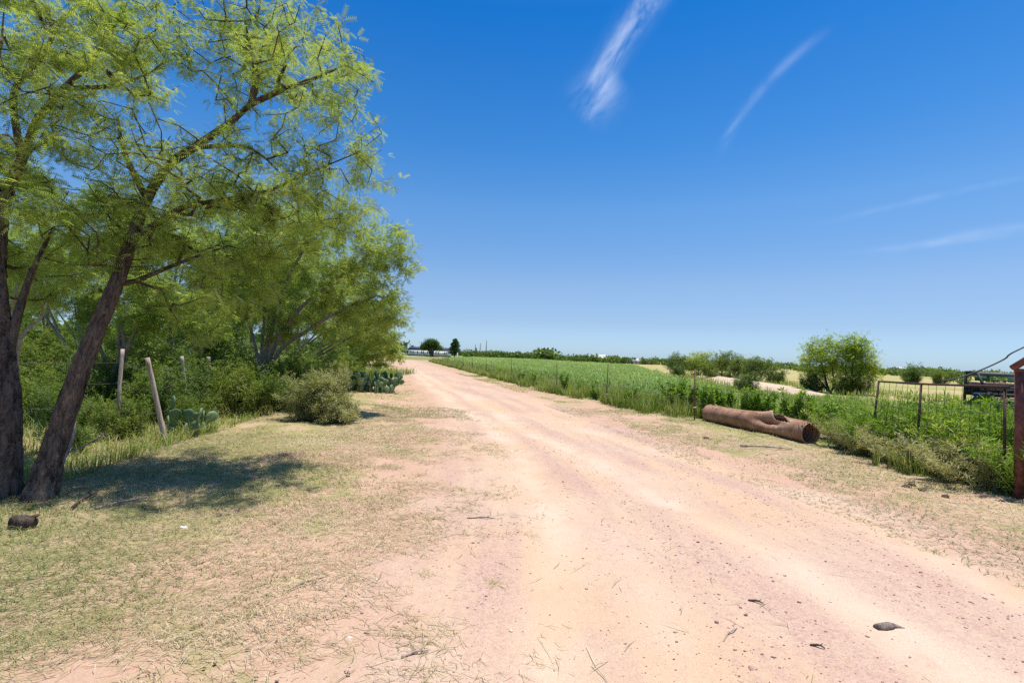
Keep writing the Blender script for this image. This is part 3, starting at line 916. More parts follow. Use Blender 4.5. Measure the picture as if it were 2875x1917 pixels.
# ------------------------------------------------------------------ shrubs
def shrub_mesh(rng, blobs, nleaf, tmpl, size, nstem=16, r=0.012, tone=0.5, loose=0.07, droop=0.2):
    """(leaves mesh, stems mesh) about the origin: leaves sit along ragged stems"""
    tips = blob_points(blobs, nstem * 3, rng)
    st = MB(); pts, dr = [], []
    per = max(3, nleaf // len(tips))
    for t in tips:
        t = t * np.array([1, 1, 1]) * rng.uniform(0.75, 1.22)
        t[2] = max(t[2], 0.05)
        b = np.array([t[0] * 0.25, t[1] * 0.25, -0.03]) + rng.normal(size=3) * 0.04 * np.array([1, 1, 0])
        m = (b + t) / 2 + rng.normal(size=3) * 0.09 + np.array([(t[0] - b[0]) * 0.12, (t[1] - b[1]) * 0.12, 0.04])
        P, R = resample([b, m, t], [r, r * 0.7, r * 0.25], 0.16)
        st.tube(P, R, 4, False)
        f = rng.random(per) ** 0.6 * 0.8 + 0.22
        k = np.clip(f * (len(P) - 1), 0, len(P) - 1.001); i = k.astype(int); fr = (k - i)[:, None]
        pts.append(P[i] * (1 - fr) + P[i + 1] * fr + rng.normal(size=(per, 3)) * loose)
        dr.append(np.repeat([(t - b) / np.linalg.norm(t - b)], per, 0))
    pts, dr = np.concatenate(pts), np.concatenate(dr)
    keep = pts[:, 2] > 0.005
    V, F, A = leaves_on(pts[keep], dr[keep], rng, tmpl, size, droop, tone, 0.28)
    return raw_mesh('leaves', V, F, {'tone': A}), st.mesh('stems', True)


T_SMALL = broad_template(5, 0.045, 0.016)
T_WEED = broad_template(6, 0.13, 0.035)
T_SAGE = broad_template(6, 0.075, 0.012)


def put_shrub(name, me, loc, label, cat, lm, group=None, s=(1, 1, 1), rz=0.0, sm=None):
    root = thing(name, loc, label, cat, group, rz)
    root.scale = s
    a = link('leaves', me[0], lm, root); a['kind'] = 'stuff'
    link('stems', me[1], sm or BARK_GREY, root)['kind'] = 'stuff'
    return root


rng = np.random.default_rng(31)
sage = shrub_mesh(rng, [((0, 0, 0.45), (0.62, 0.55, 0.45)), ((0.35, -0.2, 0.3), (0.45, 0.4, 0.3)), ((-0.5, 0.1, 0.55), (0.5, 0.45, 0.5)), ((-0.1, 0.2, 0.85), (0.5, 0.4, 0.35))], 9000, T_SAGE, 1.0, 34, 0.006, 0.72)
put_shrub('sage_bush', sage, gp(912, 1182) * np.array([1, 1, 0]), 'pale grey-green rounded bush at the edge of the mown verge beside the many-stemmed mesquite', 'bush', SAGE_LEAF, s=(0.98, 0.95, 0.92))
sh_v = []
for k in range(4):
    sh_v.append(shrub_mesh(np.random.default_rng(40 + k), [((0, 0, 0.5), (0.6, 0.55, 0.5)), ((0.3, 0.2, 0.9), (0.45, 0.45, 0.4)), ((-0.35, -0.1, 0.8), (0.4, 0.4, 0.45)), ((0.0, -0.2, 1.15), (0.3, 0.3, 0.3))], 3200, T_SMALL, 1.15, 16, 0.010, 0.45))
rng = np.random.default_rng(33)
under = [(-6.6, 9.6, 0.9), (-6.0, 10.8, 1.0), (-6.9, 11.9, 1.1), (-5.6, 11.9, 0.85), (-5.3, 13.1, 1.0), (-6.2, 13.4, 1.1), (-7.6, 10.4, 1.0), (-8.4, 12.4, 1.2), (-9.2, 10.6, 1.1), (-7.6, 14.2, 1.2),
         (-6.2, 15.3, 1.2), (-7.4, 16.8, 1.3), (-8.8, 15.2, 1.3), (-8.7, 8.9, 0.9), (-9.9, 9.4, 0.95), (-10.5, 12.6, 1.2), (-6.9, 18.6, 1.3), (-8.2, 20.4, 1.4), (-7.9, 23.2, 1.4), (-9.0, 26.0, 1.5), (-10.0, 29.5, 1.6),
         (-11.4, 33.0, 1.7), (-12.6, 36.5, 1.7), (-13.9, 41, 1.8), (-15.2, 45.5, 1.9), (-16.2, 49, 1.9), (-17.5, 57, 2.0), (-19.5, 63, 2.1), (-21.5, 70, 2.2), (-23.5, 77, 2.3), (-6.1, 7.6, 0.55), (-7.3, 8.0, 0.7), (-6.0, 6.6, 0.5), (-7.0, 6.4, 0.6), (-5.6, 8.6, 0.55), (-10.8, 17.5, 2.0), (-13.0, 19.5, 2.1), (-16.0, 20.5, 2.0), (-19.0, 19.5, 1.9), (-22.0, 20.0, 2.0), (-24.5, 18.0, 1.9), (-12.0, 14.6, 1.3), (-14.5, 15.5, 1.2), (-17.5, 15.0, 1.2)]
for k, (x, y, s) in enumerate(under):
    lab, grp = (('small-leaved shrub under the mesquites behind the cedar post fence', 'shrubs under the mesquites') if y < 18 else ('green shrub along the tree row beside the far stretch of road', 'shrubs along the far tree row'))
    put_shrub('shrub', sh_v[k % 4], (x, y, -0.02), lab, 'shrub', SHRUB_LEAF if k % 3 else MESQ_FAR, grp, (s * rng.uniform(0.9, 1.15), s * rng.uniform(0.9, 1.15), s * rng.uniform(0.8, 1.05)), rng.uniform(0, 6.28))

#@@PART3@@
# ------------------------------------------------------------------ prickly pears
def pear_mat():
    m, t = make_mat('cactus_skin')
    co = t.n('ShaderNodeTexCoord').outputs['Object']
    oi = t.n('ShaderNodeObjectInfo').outputs['Random']
    c = t.mix(oi, (0.075, 0.155, 0.07), (0.19, 0.26, 0.12))
    v = t.n('ShaderNodeTexVoronoi', {'Vector': co, 'Scale': 26.0, 'Randomness': 0.3}).outputs['Distance']
    c = t.mix(t.step(v, 0.16, 0.05), c, (0.40, 0.36, 0.20))
    c = t.mix(t.step(t.noise(co, 9, 3), 0.6, 0.8), c, (0.24, 0.25, 0.10))
    t.out(t.n('ShaderNodeBsdfPrincipled', {'Base Color': c, 'Roughness': 0.5, 'Specular IOR Level': 0.35}).outputs[0])
    return m


PEAR = pear_mat()


def pad_mesh(seed):
    rng = np.random.default_rng(seed)
    nu, nv = 14, 7
    V = []
    for j in range(nv + 1):
        ph = math.pi * j / nv
        for i in range(nu):
            th = 2 * math.pi * i / nu
            yz = math.sin(ph)
            # unit pad: stands on its stem end at the origin, 1 high, egg outline, thin
            z = 0.5 - 0.5 * math.cos(ph)
            w_ = 0.38 * yz * (0.72 + 0.42 * z)
            V.append([w_ * math.cos(th), 0.075 * math.sin(th) * yz ** 0.6 + 0.03 * (z - 0.5) ** 2 * rng.uniform(0.5, 1), z])
    F = [[j * nu + i, j * nu + (i + 1) % nu, (j + 1) * nu + (i + 1) % nu, (j + 1) * nu + i] for j in range(nv) for i in range(nu)]
    return raw_mesh('pad', np.array(V), np.array(F), None, True)


PADS = [pad_mesh(k) for k in range(3)]
for m_ in PADS: m_.materials.append(PEAR)


def pear(loc, label, seeds, n, rng, spread, size, hmax):
    root = thing('prickly_pear', loc, label, 'cactus')
    placed = []
    def pad(p, rz, tilt, lean, s):
        o = bpy.data.objects.new('pad', PADS[rng.integers(3)]); COL.objects.link(o); o.parent = root
        o.location = tuple(p); o.rotation_euler = (tilt, lean, rz); o.scale = (s, s * rng.uniform(0.9, 1.4), s)
        M = o.rotation_euler.to_matrix()
        placed.append((np.array(p), np.array(M @ Vector((0, 0, 1))), np.array(M @ Vector((1, 0, 0))), s, rz))
    for x, y in seeds:
        pad((x, y, -0.03), rng.uniform(0, 3.14), rng.normal() * 0.15, rng.normal() * 0.2, size * rng.uniform(0.9, 1.2))
    i = 0
    while len(placed) < n and i < len(placed):
        p, up, sd_, s, rz = placed[i]; i += 1
        for k in range(rng.integers(1, 4)):
            if len(placed) >= n: break
            a = rng.uniform(-1.1, 1.1)
            q = p + up * s * (0.55 + 0.4 * math.cos(a)) + sd_ * s * 0.40 * math.sin(a)
            if q[2] > hmax: continue
            out = np.array([q[0], q[1]]) / (spread + 0.2)
            pad(q, rz + rng.normal() * 0.9, -out[1] * 0.35 + rng.normal() * 0.3, a * 0.6 + out[0] * 0.2 + rng.normal() * 0.15, size * rng.uniform(0.75, 1.1))
    return root


rng = np.random.default_rng(50)
c0 = gp(1042, 1102)
pear((c0[0], c0[1] + 0.3, 0), 'large dense prickly pear clump on bare earth beside the road', [(rng.uniform(-0.85, 0.75), rng.uniform(-0.6, 0.7)) for _ in range(34)], 132, rng, 0.9, 0.30, 0.72)
c1 = gp(512, 1222)
pear((c1[0], c1[1], 0), 'sparse upright prickly pear beside the leaning cedar post', [(-0.22, 0.15), (0.05, 0.0), (0.25, 0.2), (0.30, -0.2), (-0.1, -0.05), (-0.95, -0.05)], 19, rng, 0.5, 0.27, 0.62)

# ------------------------------------------------------------------ fences
RUST = plain_mat('rusty_steel', (0.10, 0.06, 0.045), (0.22, 0.13, 0.09), 30, 0.8, 0.2, 0.2, 90)
WIRE = plain_mat('old_wire', (0.11, 0.09, 0.08), (0.20, 0.16, 0.14), 20, 0.6, 0.5)
CLIP = plain_mat('yellow_insulator', (0.62, 0.52, 0.25), (0.70, 0.60, 0.35), 20, 0.5)


def catenary(a, b, sag, n=8):
    s = np.linspace(0, 1, n)[:, None]
    P = np.asarray(a) * (1 - s) + np.asarray(b) * s
    P[:, 2] -= (sag * 4 * s * (1 - s))[:, 0]
    return P


fr = thing('wire_fence', (5.04, 13.2, 0), 'long fence of thin rusty steel posts and wires between road verge and green field', 'fence')
o0 = np.array([5.04, 13.2, 0])
tops = []
rng = np.random.default_rng(60)
for k, (x, y) in enumerate(FENCE[2:]):
    zb = float(ground_z(x, y))
    h = [1.38, 1.42, 1.36, 1.40, 1.3, 1.3, 1.32, 1.3, 1.35, 1.3, 1.3, 1.3, 1.3][k]
    lx, ly = rng.normal() * 0.025, rng.normal() * 0.02
    mb = MB()
    b, t_ = np.array([x, y, zb - 0.1]) - o0, np.array([x + lx, y + ly, zb + h]) - o0
    ax = (t_ - b) / np.linalg.norm(t_ - b); rx = np.array([1, 0, -ax[0]]); rx /= np.linalg.norm(rx); ry = np.cross(ax, rx)
    R3 = np.stack([rx, ry, ax], -1)
    L = np.linalg.norm(t_ - b)
    mb.box((b + t_) / 2, (0.036, 0.008, L), R3)
    mb.box((b + t_) / 2 + ry * 0.0215, (0.008, 0.034, L), R3)
    for q in np.arange(0.2, L - 0.05, 0.09): mb.box(b + ax * q - ry * 0.008, (0.014, 0.008, 0.03), R3)
    p_ = mb.build('post', RUST, fr)
    if k < 4:
        mb = MB(); mb.box(b + ax * (0.1 + 0.34), (0.075, 0.06, 0.03), R3)
        mb.build('insulator', CLIP, p_)
    tops.append((np.array([x, y, zb]) - o0, np.array([lx, ly, h])))
for lev in (0.34, 0.62, 0.90, 1.15):
    mb = MB()
    P = [tops[0][0] + tops[0][1] * (lev / tops[0][1][2])]
    for i in range(len(tops) - 1):
        a = tops[i][0] + tops[i][1] * (lev / tops[i][1][2]); b = tops[i + 1][0] + tops[i + 1][1] * (lev / tops[i + 1][1][2])
        P += list(catenary(a, b, 0.02 + 0.02 * rng.random())[1:])
    mb.tube(np.array(P), 0.0035, 4, False)
    mb.build('wire', WIRE, fr)
# wires from the first post to the pipe corner post
for lev, sg in ((0.5, 0.05), (0.95, 0.07)):
    mb = MB(); mb.tube(catenary(np.array([5.04, 13.2, lev]) - o0, np.array([6.46, 6.2, lev + 0.1]) - o0, sg, 14), 0.0035, 4, False)
    mb.build('wire', WIRE, fr)

lf = thing('cedar_post_fence', (-5.1, 7.4, 0), 'old fence of crooked bare cedar posts and barbed wire under the mesquites', 'fence')
o1 = np.array([-5.1, 7.4, 0])
cedar = [(gp(470, 1242), at(412, 1004, 7.35), 0.040, 0.030), (gp(345, 1262) + np.array([-0.55, 0.6, 0]), at(343, 980, 7.7), 0.030, 0.026), (gp(470, 1150) + np.array([0, 0, 0]), at(458, 1055, 10.6), 0.040, 0.030),
         (gp(528, 1165), at(510, 1000, 10.4), 0.044, 0.034), (gp(588, 1135), at(586, 1002, 12.4), 0.055, 0.045), (np.array([-9.4, 7.2, 0]), np.array([-9.35, 7.2, 1.35]), 0.06, 0.05)]
for a, b, r0, r1 in cedar:
    a = np.array(a, float); a[2] = -0.08
    n = 16; s = np.linspace(0, 1, n)[:, None]
    P = a * (1 - s) + np.asarray(b) * s + np.stack([np.sin(s[:, 0] * 5 + r0 * 90) * 0.014, np.cos(s[:, 0] * 4) * 0.012, 0 * s[:, 0]], -1)
    mb = MB(); mb.tube(P - o1, np.linspace(r0, r1, n), 9, True, bark_wob(0.05, int(r0 * 1000)))
    mb.build('post', WOOD, lf, True)
order = [5, 1, 0, 3, 4]
for lev in (0.35, 0.62, 0.85):
    P = []
    for q in order:
        a, b = cedar[q][0], cedar[q][1]
        P.append(a * (1 - lev) + np.asarray(b) * lev - o1)
    Q = [P[0]]
    for i in range(len(P) - 1): Q += list(catenary(P[i], P[i + 1], 0.03)[1:])
    mb = MB(); mb.tube(np.array(Q), 0.0035, 4, False); mb.build('wire', WIRE, lf)

# ------------------------------------------------------------------ rusty culvert pipe
def culvert_mat():
    m, t = make_mat('rusted_corrugated_steel')
    co = t.n('ShaderNodeTexCoord').outputs['Object']
    n1 = t.noise(co, 3.0, 5, 0.65, 0.4); n2 = t.noise(co, 28, 4, 0.6)
    c = t.ramp(n1, [(0.3, (0.19, 0.095, 0.055)), (0.5, (0.33, 0.185, 0.115)), (0.7, (0.45, 0.30, 0.205))])
    c = t.mix(t.m('MULTIPLY', t.step(n2, 0.5, 0.75), 0.6), c, (0.12, 0.055, 0.035))
    t.out(t.n('ShaderNodeBsdfPrincipled', {'Base Color': c, 'Roughness': 0.75, 'Metallic': 0.15, 'Specular IOR Level': 0.3,
          'Normal': t.n('ShaderNodeBump', {'Strength': 0.3, 'Distance': 0.01, 'Height': n2}).outputs[0]}).outputs[0])
    return m


CULV = culvert_mat()
pa, pb = np.array([5.42, 13.15, 0.0]), np.array([6.20, 9.95, 0.0])
Lc = np.linalg.norm(pb - pa); ax = (pb - pa) / Lc; lft = np.array([ax[1], -ax[0], 0]);  # lft: towards the road
if lft[0] > 0: lft = -lft
ns, nt_ = 230, 72
rc = 0.215
ss = np.linspace(0, Lc, ns); th = np.linspace(0, 2 * math.pi, nt_, endpoint=False)    # th 0 = road side, pi/2 = top
S, TH = np.meshgrid(ss, th, indexing='ij')
sn = S / Lc
Rr = rc * (1 + 0.060 * np.sin(S * 2 * math.pi / 0.095 + TH * 1.0) * (1 - 0.6 * np.exp(-((sn - 0.72) / 0.10) ** 2)))
dth = np.angle(np.exp(1j * (TH - math.radians(30))))
dent = np.exp(-((sn - 0.70) / 0.10) ** 2) * np.exp(-(dth / 0.55) ** 2)
crease = np.abs(((sn - 0.715) / 0.03 + dth * 1.6))
Rr = Rr * (1 + 0.16 * np.exp(-((sn - 0.62) / 0.16) ** 2)) * (1 - 0.85 * dent) + 0.02 * dent * np.cos(crease * 2)
flap = np.exp(-((sn - 0.70) / 0.07) ** 2) * np.exp(-(np.angle(np.exp(1j * (TH - math.radians(98)))) / 0.36) ** 2)
Rr = Rr + 0.11 * flap
sq = 1 - 0.05 * np.exp(-((sn - 0.7) / 0.2) ** 2)
cxs = rc * 0.97 + 0.02 * np.sin(sn * 3)
px = lft[None, None, :] * (Rr * np.cos(TH))[..., None] + np.array([0, 0, 1.0]) * (Rr * np.sin(TH) * sq)[..., None]
cen = pa + ax * S[..., None] + np.array([0, 0, 1.0]) * cxs[..., None] + lft * (0.03 * np.sin(sn * 2.6))[..., None]
V = cen + px
V += (vnoise(V, 3, 4)[..., None] - 0.5) * 0.02
V[0] += (vnoise(V[0], 9, 6)[..., None] - 0.5) * 0.05; V[-1] += (vnoise(V[-1], 9, 6)[..., None] - 0.5) * 0.04
keep = np.ones((ns - 1, nt_), bool)
slit = np.exp(-((sn - 0.755) / 0.085) ** 2) * 0.42
ctr = math.radians(84) - (sn - 0.745) * 5.5
hole = np.abs(np.angle(np.exp(1j * (TH - ctr)))) < slit
hole &= (sn > 0.655) & (sn < 0.875)
keep &= ~hole[:-1]
ii, jj = np.nonzero(keep)
F = np.stack([ii * nt_ + jj, ii * nt_ + (jj + 1) % nt_, (ii + 1) * nt_ + (jj + 1) % nt_, (ii + 1) * nt_ + jj], -1)
cp = thing('culvert_pipe', (pa + pb) / 2 * np.array([1, 1, 0]), 'rusty corrugated steel culvert pipe, crushed and torn near its open end, lying by the fence', 'pipe')
o2 = (pa + pb) / 2; o2[2] = 0
me = raw_mesh('shell', V.reshape(-1, 3) - o2, F, None, True)
sh = link('shell', me, CULV, cp)
md = sh.modifiers.new('thickness', 'SOLIDIFY'); md.thickness = 0.007; md.offset = -1
mb = MB()
for q in np.linspace(0.10, 0.40, 12):          # row of seam rivets
    s = q * Lc; a = math.radians(52)
    mb.box(pa + ax * s + np.array([0, 0, rc]) + (lft * math.cos(a) + np.array([0, 0, math.sin(a)])) * (rc * 1.03) - o2, (0.02, 0.05, 0.012))
tag(mb.build('seam_rivets', RUST, cp), kind='stuff')

# ------------------------------------------------------------------ corner of red pipe fencing, gate panel, cable
RED = plain_mat('red_oxide_paint', (0.095, 0.032, 0.028), (0.235, 0.085, 0.065), 9, 0.65, 0.1, 0.3, 60, detail=7)
rp = thing('pipe_corner_post', (6.46, 6.15, 0), 'dark red welded pipe post with a pipe rail across its top beside the weeds', 'post')
mb = MB(); mb.tube([(0, 0, -0.1), (0.005, 0, 0.9), (0.0, 0, 1.64)], 0.046, 18); mb.build('post', RED, rp, True)
ra, rb = np.array([-0.085, 0.0, 1.645]), np.array([1.25, -0.25, 2.66])
mb = MB(); mb.tube([ra, (ra + rb) / 2, rb], 0.040, 16); mb.build('rail', RED, rp, True)
mb = MB(); mb.tube([(1.20, -0.24, -0.1), (1.20, -0.24, 2.60)], 0.056, 16); mb.build('post', RED, rp, True)
mb = MB(); mb.tube([(0, 0, 1.60), (0, 0, 1.635)], 0.050, 18); mb.build('weld_collar', RED, rp, True)

GATE = plain_mat('dark_gate_steel', (0.05, 0.035, 0.03), (0.12, 0.075, 0.055), 25, 0.7, 0.3)
ga, gb = np.array([6.88, 9.05, 0]), np.array([6.50, 6.32, 0])
gt = thing('gate_panel', ga, 'dark steel pipe gate filled with square wire mesh, half sunk in weeds', 'gate')
gdv = gb - ga


def gpt(s, z): return gdv * s + np.array([0.10 * (1 - s) * (1.36 - z) * -1, 0, z])


for nm, a, b in (('top_rail', gpt(0, 1.345), gpt(1, 1.40)), ('bottom_rail', gpt(0, 0.30), gpt(1, 0.34))):
    mb = MB(); mb.tube([a, (a + b) / 2 + np.array([0, 0, -0.012]), b], 0.017, 10); mb.build(nm, GATE, gt, True)
for s in (0.0, 0.41, 0.98):
    mb = MB(); mb.tube([gpt(s, 0.30), gpt(s, 1.36)], 0.017, 10); mb.build('upright', GATE, gt, True)
for z in (0.52, 0.72, 0.92, 1.12):
    mb = MB(); mb.tube([gpt(0, z), gpt(0.5, z - 0.01), gpt(1, z + 0.03)], 0.0027, 5, False); mb.build('horizontal_wire', GATE, gt)
for s in np.arange(0.06, 0.97, 0.06):
    j = rng.normal() * 0.006
    mb = MB(); mb.tube([gpt(s + j, 0.30), gpt(s - j, 0.85), gpt(s + j, 1.36)], 0.0027, 5, False); mb.build('vertical_wire', GATE, gt)

CABLE = plain_mat('black_cable', (0.02, 0.02, 0.025), (0.045, 0.045, 0.05), 20, 0.55)
pole_xy = np.array([6.9, 3.0])
kp = [at(2640, 1071, 7.55), at(2700, 1058, 7.5), at(2760, 1036, 7.45), at(2820, 1008, 7.4), at(2878, 973, 7.35), np.array([9.62, 7.2, 2.9])]
P, R = resample(kp, [0.011] * len(kp), 0.08)
mb = MB(); mb.tube(P - kp[0], R, 8)
ko = mb.build('cable', CABLE, None, True); ko.location = tuple(kp[0])
tag(ko, 'black cable sagging from overhead down to the top of the gate panel', 'cable')
pl = thing('utility_post', (9.73, 7.2, 0), 'grey timber post carrying the upper end of the cable', 'post')
mb = MB(); mb.tube([(0, 0, -0.2), (0, 0, 1.5), (0, 0, 3.1)], [0.11, 0.10, 0.09], 12); mb.build('shaft', WOOD, pl, True)
mb = MB(); mb.tube([(-0.12, 0, 2.9), (-0.05, 0, 2.9)], 0.03, 8); mb.build('cable_hook', RUST, pl, True)

# ------------------------------------------------------------------ harvester header standing in the field
HG = plain_mat('old_green_paint', (0.02, 0.09, 0.045), (0.05, 0.16, 0.08), 9, 0.5, 0.1)
HB = plain_mat('dark_machine_steel', (0.025, 0.024, 0.025), (0.075, 0.06, 0.05), 12, 0.65, 0.4)
HR = plain_mat('faded_reel_bar', (0.36, 0.20, 0.17), (0.45, 0.28, 0.24), 9, 0.6, 0.1)
HGY = plain_mat('grey_machine_steel', (0.16, 0.16, 0.16), (0.24, 0.23, 0.22), 12, 0.55, 0.5)
HBL = plain_mat('dark_blue_paint', (0.03, 0.05, 0.14), (0.05, 0.08, 0.2), 12, 0.5)
hd = thing('harvester_header', (12.6, 13.2, 0), 'dark green and black harvester cutting head with reel standing behind the gate', 'farm machine')
Wd = 4.6
mb = MB(); mb.box((Wd / 2, 0.15, 1.555), (Wd, 0.13, 0.11)); mb.build('top_beam', HGY, hd)
for x in (0.0, Wd):                                                     # end sheets, tapered down to the front
    prof = np.array([(0.2, 1.60), (0.25, 0.75), (-0.35, 0.50), (-1.0, 0.42), (-1.05, 0.50), (-0.4, 1.06), (-0.12, 1.60)])
    n = len(prof)
    # only the frame of the sheet: rails along the outline, with a panel low down
    V = np.array([[x + q, a, b] for q in (-0.03, 0.03) for a, b in prof[1:6]])
    m5 = 5
    mb = MB(); mb.add(V, [[i, (i + 1) % m5, m5 + (i + 1) % m5, m5 + i] for i in range(m5)])
    mb.t.append(np.array([[0, i, i + 1] for i in range(1, 4)] + [[m5, m5 + i + 1, m5 + i] for i in range(1, 4)]) + 0)
    mb.build('end_sheet', HG, hd)
    mb = MB()
    for i in range(n): mb.tube([np.array([x, *prof[i]]), np.array([x, *prof[(i + 1) % n]])], 0.035, 6)
    tag(mb.build('end_frame', HB, hd), kind='stuff')
mb = MB(); mb.box((Wd / 2, 0.22, 1.12), (Wd - 0.1, 0.05, 0.30)); mb.build('back_sheet', HB, hd)
mb = MB(); mb.box((Wd / 2, 0.16, 1.30), (Wd - 0.08, 0.12, 0.07)); mb.build('back_rail', HR, hd)
mb = MB(); mb.box((Wd / 2, 0.02, 1.00), (Wd - 0.08, 0.07, 0.10)); mb.build('lower_beam', HBL, hd)
mb = MB(); mb.tube([(0.05, -0.05, 0.80), (Wd - 0.05, -0.05, 0.80)], 0.14, 14); au = mb.build('auger', HB, hd, True)
t_ = np.linspace(0, 1, 260)
mb = MB(); mb.tube(np.stack([0.1 + t_ * (Wd - 0.2), -0.05 + 0.20 * np.cos(t_ * 60), 0.80 + 0.20 * np.sin(t_ * 60)], -1), 0.018, 5); mb.build('flighting', HGY, au, True)
mb = MB(); mb.tube([(0.05, -0.55, 1.02), (Wd - 0.05, -0.55, 1.02)], 0.05, 10); rl = mb.build('reel_shaft', HB, hd, True)
for k in range(6):
    a = k * math.pi / 3 + 0.3
    c = np.array([0, -0.55 + 0.40 * math.cos(a), 1.02 + 0.40 * math.sin(a)])
    mb = MB(); mb.tube([c + [0.05, 0, 0], c + [Wd - 0.05, 0, 0]], 0.022, 8)
    bt = mb.build('reel_bat', HG if k % 2 else HB, hd, True)
    mb = MB()
    for x in np.arange(0.12, Wd - 0.1, 0.15): mb.tube([c + [x, 0, 0], c + [x, 0.03, -0.20]], 0.006, 4, False)
    tag(mb.build('tines', HGY, bt), kind='stuff')
    for x in (0.1, Wd / 2, Wd - 0.1):
        mb = MB(); mb.tube([np.array([x, -0.55, 1.02]), c + [x, 0, 0]], 0.014, 5); mb.build('reel_arm', HB, rl)
mb = MB(); mb.box((Wd / 2, -0.98, 0.44), (Wd, 0.12, 0.03)); cb = mb.build('cutter_bar', HB, hd)
mb = MB()
for x in np.arange(0.08, Wd, 0.10): mb.add([[x - 0.02, -1.03, 0.445], [x + 0.02, -1.03, 0.445], [x, -1.16, 0.43]], T=[[0, 1, 2]])
tag(mb.build('knife_guards', HGY, cb), kind='stuff')
for k in range(5):                                                        # worn green panels inside
    x = 0.35 + 0.9 * k
    mb = MB(); mb.box((x, 0.10, 1.44 - 0.01 * k), (0.5, 0.02, 0.14), rotz(0.2)); mb.build('guard_panel', HG, hd)
for x in (0.5, Wd - 0.5):
    mb = MB(); mb.tube([(x, 0.1, 0.75), (x, 0.1, -0.02)], 0.04, 8); mb.build('stand', HB, hd)

# ------------------------------------------------------------------ house, car, poles and far things
WHITE = plain_mat('white_siding', (0.82, 0.82, 0.83), (0.87, 0.87, 0.87), 3, 0.6)
ROOF = plain_mat('dark_blue_shingle', (0.035, 0.045, 0.075), (0.055, 0.065, 0.10), 4, 0.85)
SKIRT = plain_mat('dark_skirting', (0.05, 0.05, 0.055), (0.08, 0.08, 0.085), 3, 0.8)
GLASS = plain_mat('dark_window_glass', (0.02, 0.025, 0.03), (0.04, 0.045, 0.05), 2, 0.12, spec=0.6)
BRICKD = plain_mat('dark_porch_wood', (0.06, 0.045, 0.04), (0.10, 0.075, 0.065), 4, 0.8)
hx, hy = -39.2, 229.0
hs = thing('manufactured_house', (hx, hy, 0), 'long white single-storey house with dark blue roof at the end of the road', 'house')
HW, HDp = 19.4, 8.5
mb = MB(); mb.box((0, HDp / 2, 1.62), (HW, HDp, 2.25)); wl = mb.build('wall', WHITE, hs)
mb = MB(); mb.box((0, HDp / 2, 0.25), (HW - 0.1, HDp - 0.1, 0.56)); mb.build('skirting', SKIRT, hs)
mb = MB()
e0, e1, rz0, rz1 = -0.45, HDp + 0.45, 2.72, 4.35
hw = HW / 2 + 0.45
V = np.array([[-hw, e0, rz0], [hw, e0, rz0], [hw - 1.6, HDp / 2, rz1], [-hw + 0.2, HDp / 2, rz1], [-hw, e1, rz0], [hw, e1, rz0]])
mb.add(V, [[0, 1, 2, 3], [4, 3, 2, 5], [0, 4, 5, 1]], [[1, 5, 2], [0, 3, 4]])
rf = mb.build('roof', ROOF, hs)
mb = MB(); mb.box((0, e0 - 0.03, rz0 - 0.05), (HW + 0.96, 0.06, 0.16)); mb.build('fascia', WHITE, rf)
mb = MB(); mb.add([[3.4, -0.9, 2.76], [6.6, -0.9, 2.76], [5.0, -0.9, 3.45], [3.4, 2.0, 2.76], [6.6, 2.0, 2.76], [5.0, 3.0, 3.45]], [[0, 3, 5, 2], [1, 2, 5, 4], [0, 1, 4, 3]], [[0, 2, 1]])
mb.build('gable', WHITE, rf)
mb = MB(); mb.box((-0.5, 1.0, 3.35), (0.35, 0.35, 0.5)); mb.build('vent_stack', SKIRT, rf)
for wx in (-8.4, -7.4, -5.25, -3.4, -2.5, -0.65, 0.3, 3.4, 4.6, 7.4, 8.3):
    ww = 0.46 if wx > -6 and wx < -5 else 0.52
    mb = MB(); mb.box((wx, -0.03, 1.72), (ww, 0.06, 1.25)); wo = mb.build('window', WHITE, hs)
    mb = MB()
    mb.box((wx, -0.075, 2.03), (ww - 0.06, 0.03, 0.52)); mb.build('pane', GLASS, wo)
    mb = MB(); mb.box((wx, -0.075, 1.42), (ww - 0.06, 0.03, 0.52)); mb.build('pane', GLASS, wo)
mb = MB(); mb.box((-11.0, 3.0, 2.60), (3.0, 5.0, 0.14)); po = mb.build('porch_roof', ROOF, hs)
mb = MB(); mb.box((-10.0, 2.0, 1.3), (0.25, 3.4, 2.4)); mb.build('porch_screen', BRICKD, hs)
mb = MB(); mb.box((-1.6, -0.6, 0.35), (0.9, 1.0, 0.7)); mb.build('steps', SKIRT, hs)

# white pickup beside the house
CARW = plain_mat('white_car_paint', (0.72, 0.73, 0.74), (0.78, 0.78, 0.78), 2, 0.25, spec=0.5)
TYRE = plain_mat('tyre', (0.02, 0.02, 0.02), (0.04, 0.04, 0.04), 9, 0.9)
pk = thing('pickup', (-52.6, 226.5, 0), 'small white pickup parked where the road reaches the long white house', 'pickup', rz=math.radians(12))
prof = np.array([(-2.6, 0.5), (2.6, 0.5), (2.65, 0.95), (2.45, 1.12), (1.35, 1.18), (0.65, 1.78), (-0.75, 1.80), (-0.95, 1.22), (-2.6, 1.18)])
V = np.array([[x, y, z] for y in (-0.95, 0.95) for x, z in prof]); n = len(prof)
V[:, 1] *= np.where(V[:, 2] > 1.3, 0.84, 1.0)
mb = MB(); mb.add(V, [[i, n + i, n + (i + 1) % n, (i + 1) % n] for i in range(n)])
tri = [[0, i, i + 1] for i in range(1, n - 1)]
mb.t.append(np.array(tri + [[n + a, n + c, n + b] for a, b, c in tri]))
mb.build('body', CARW, pk)
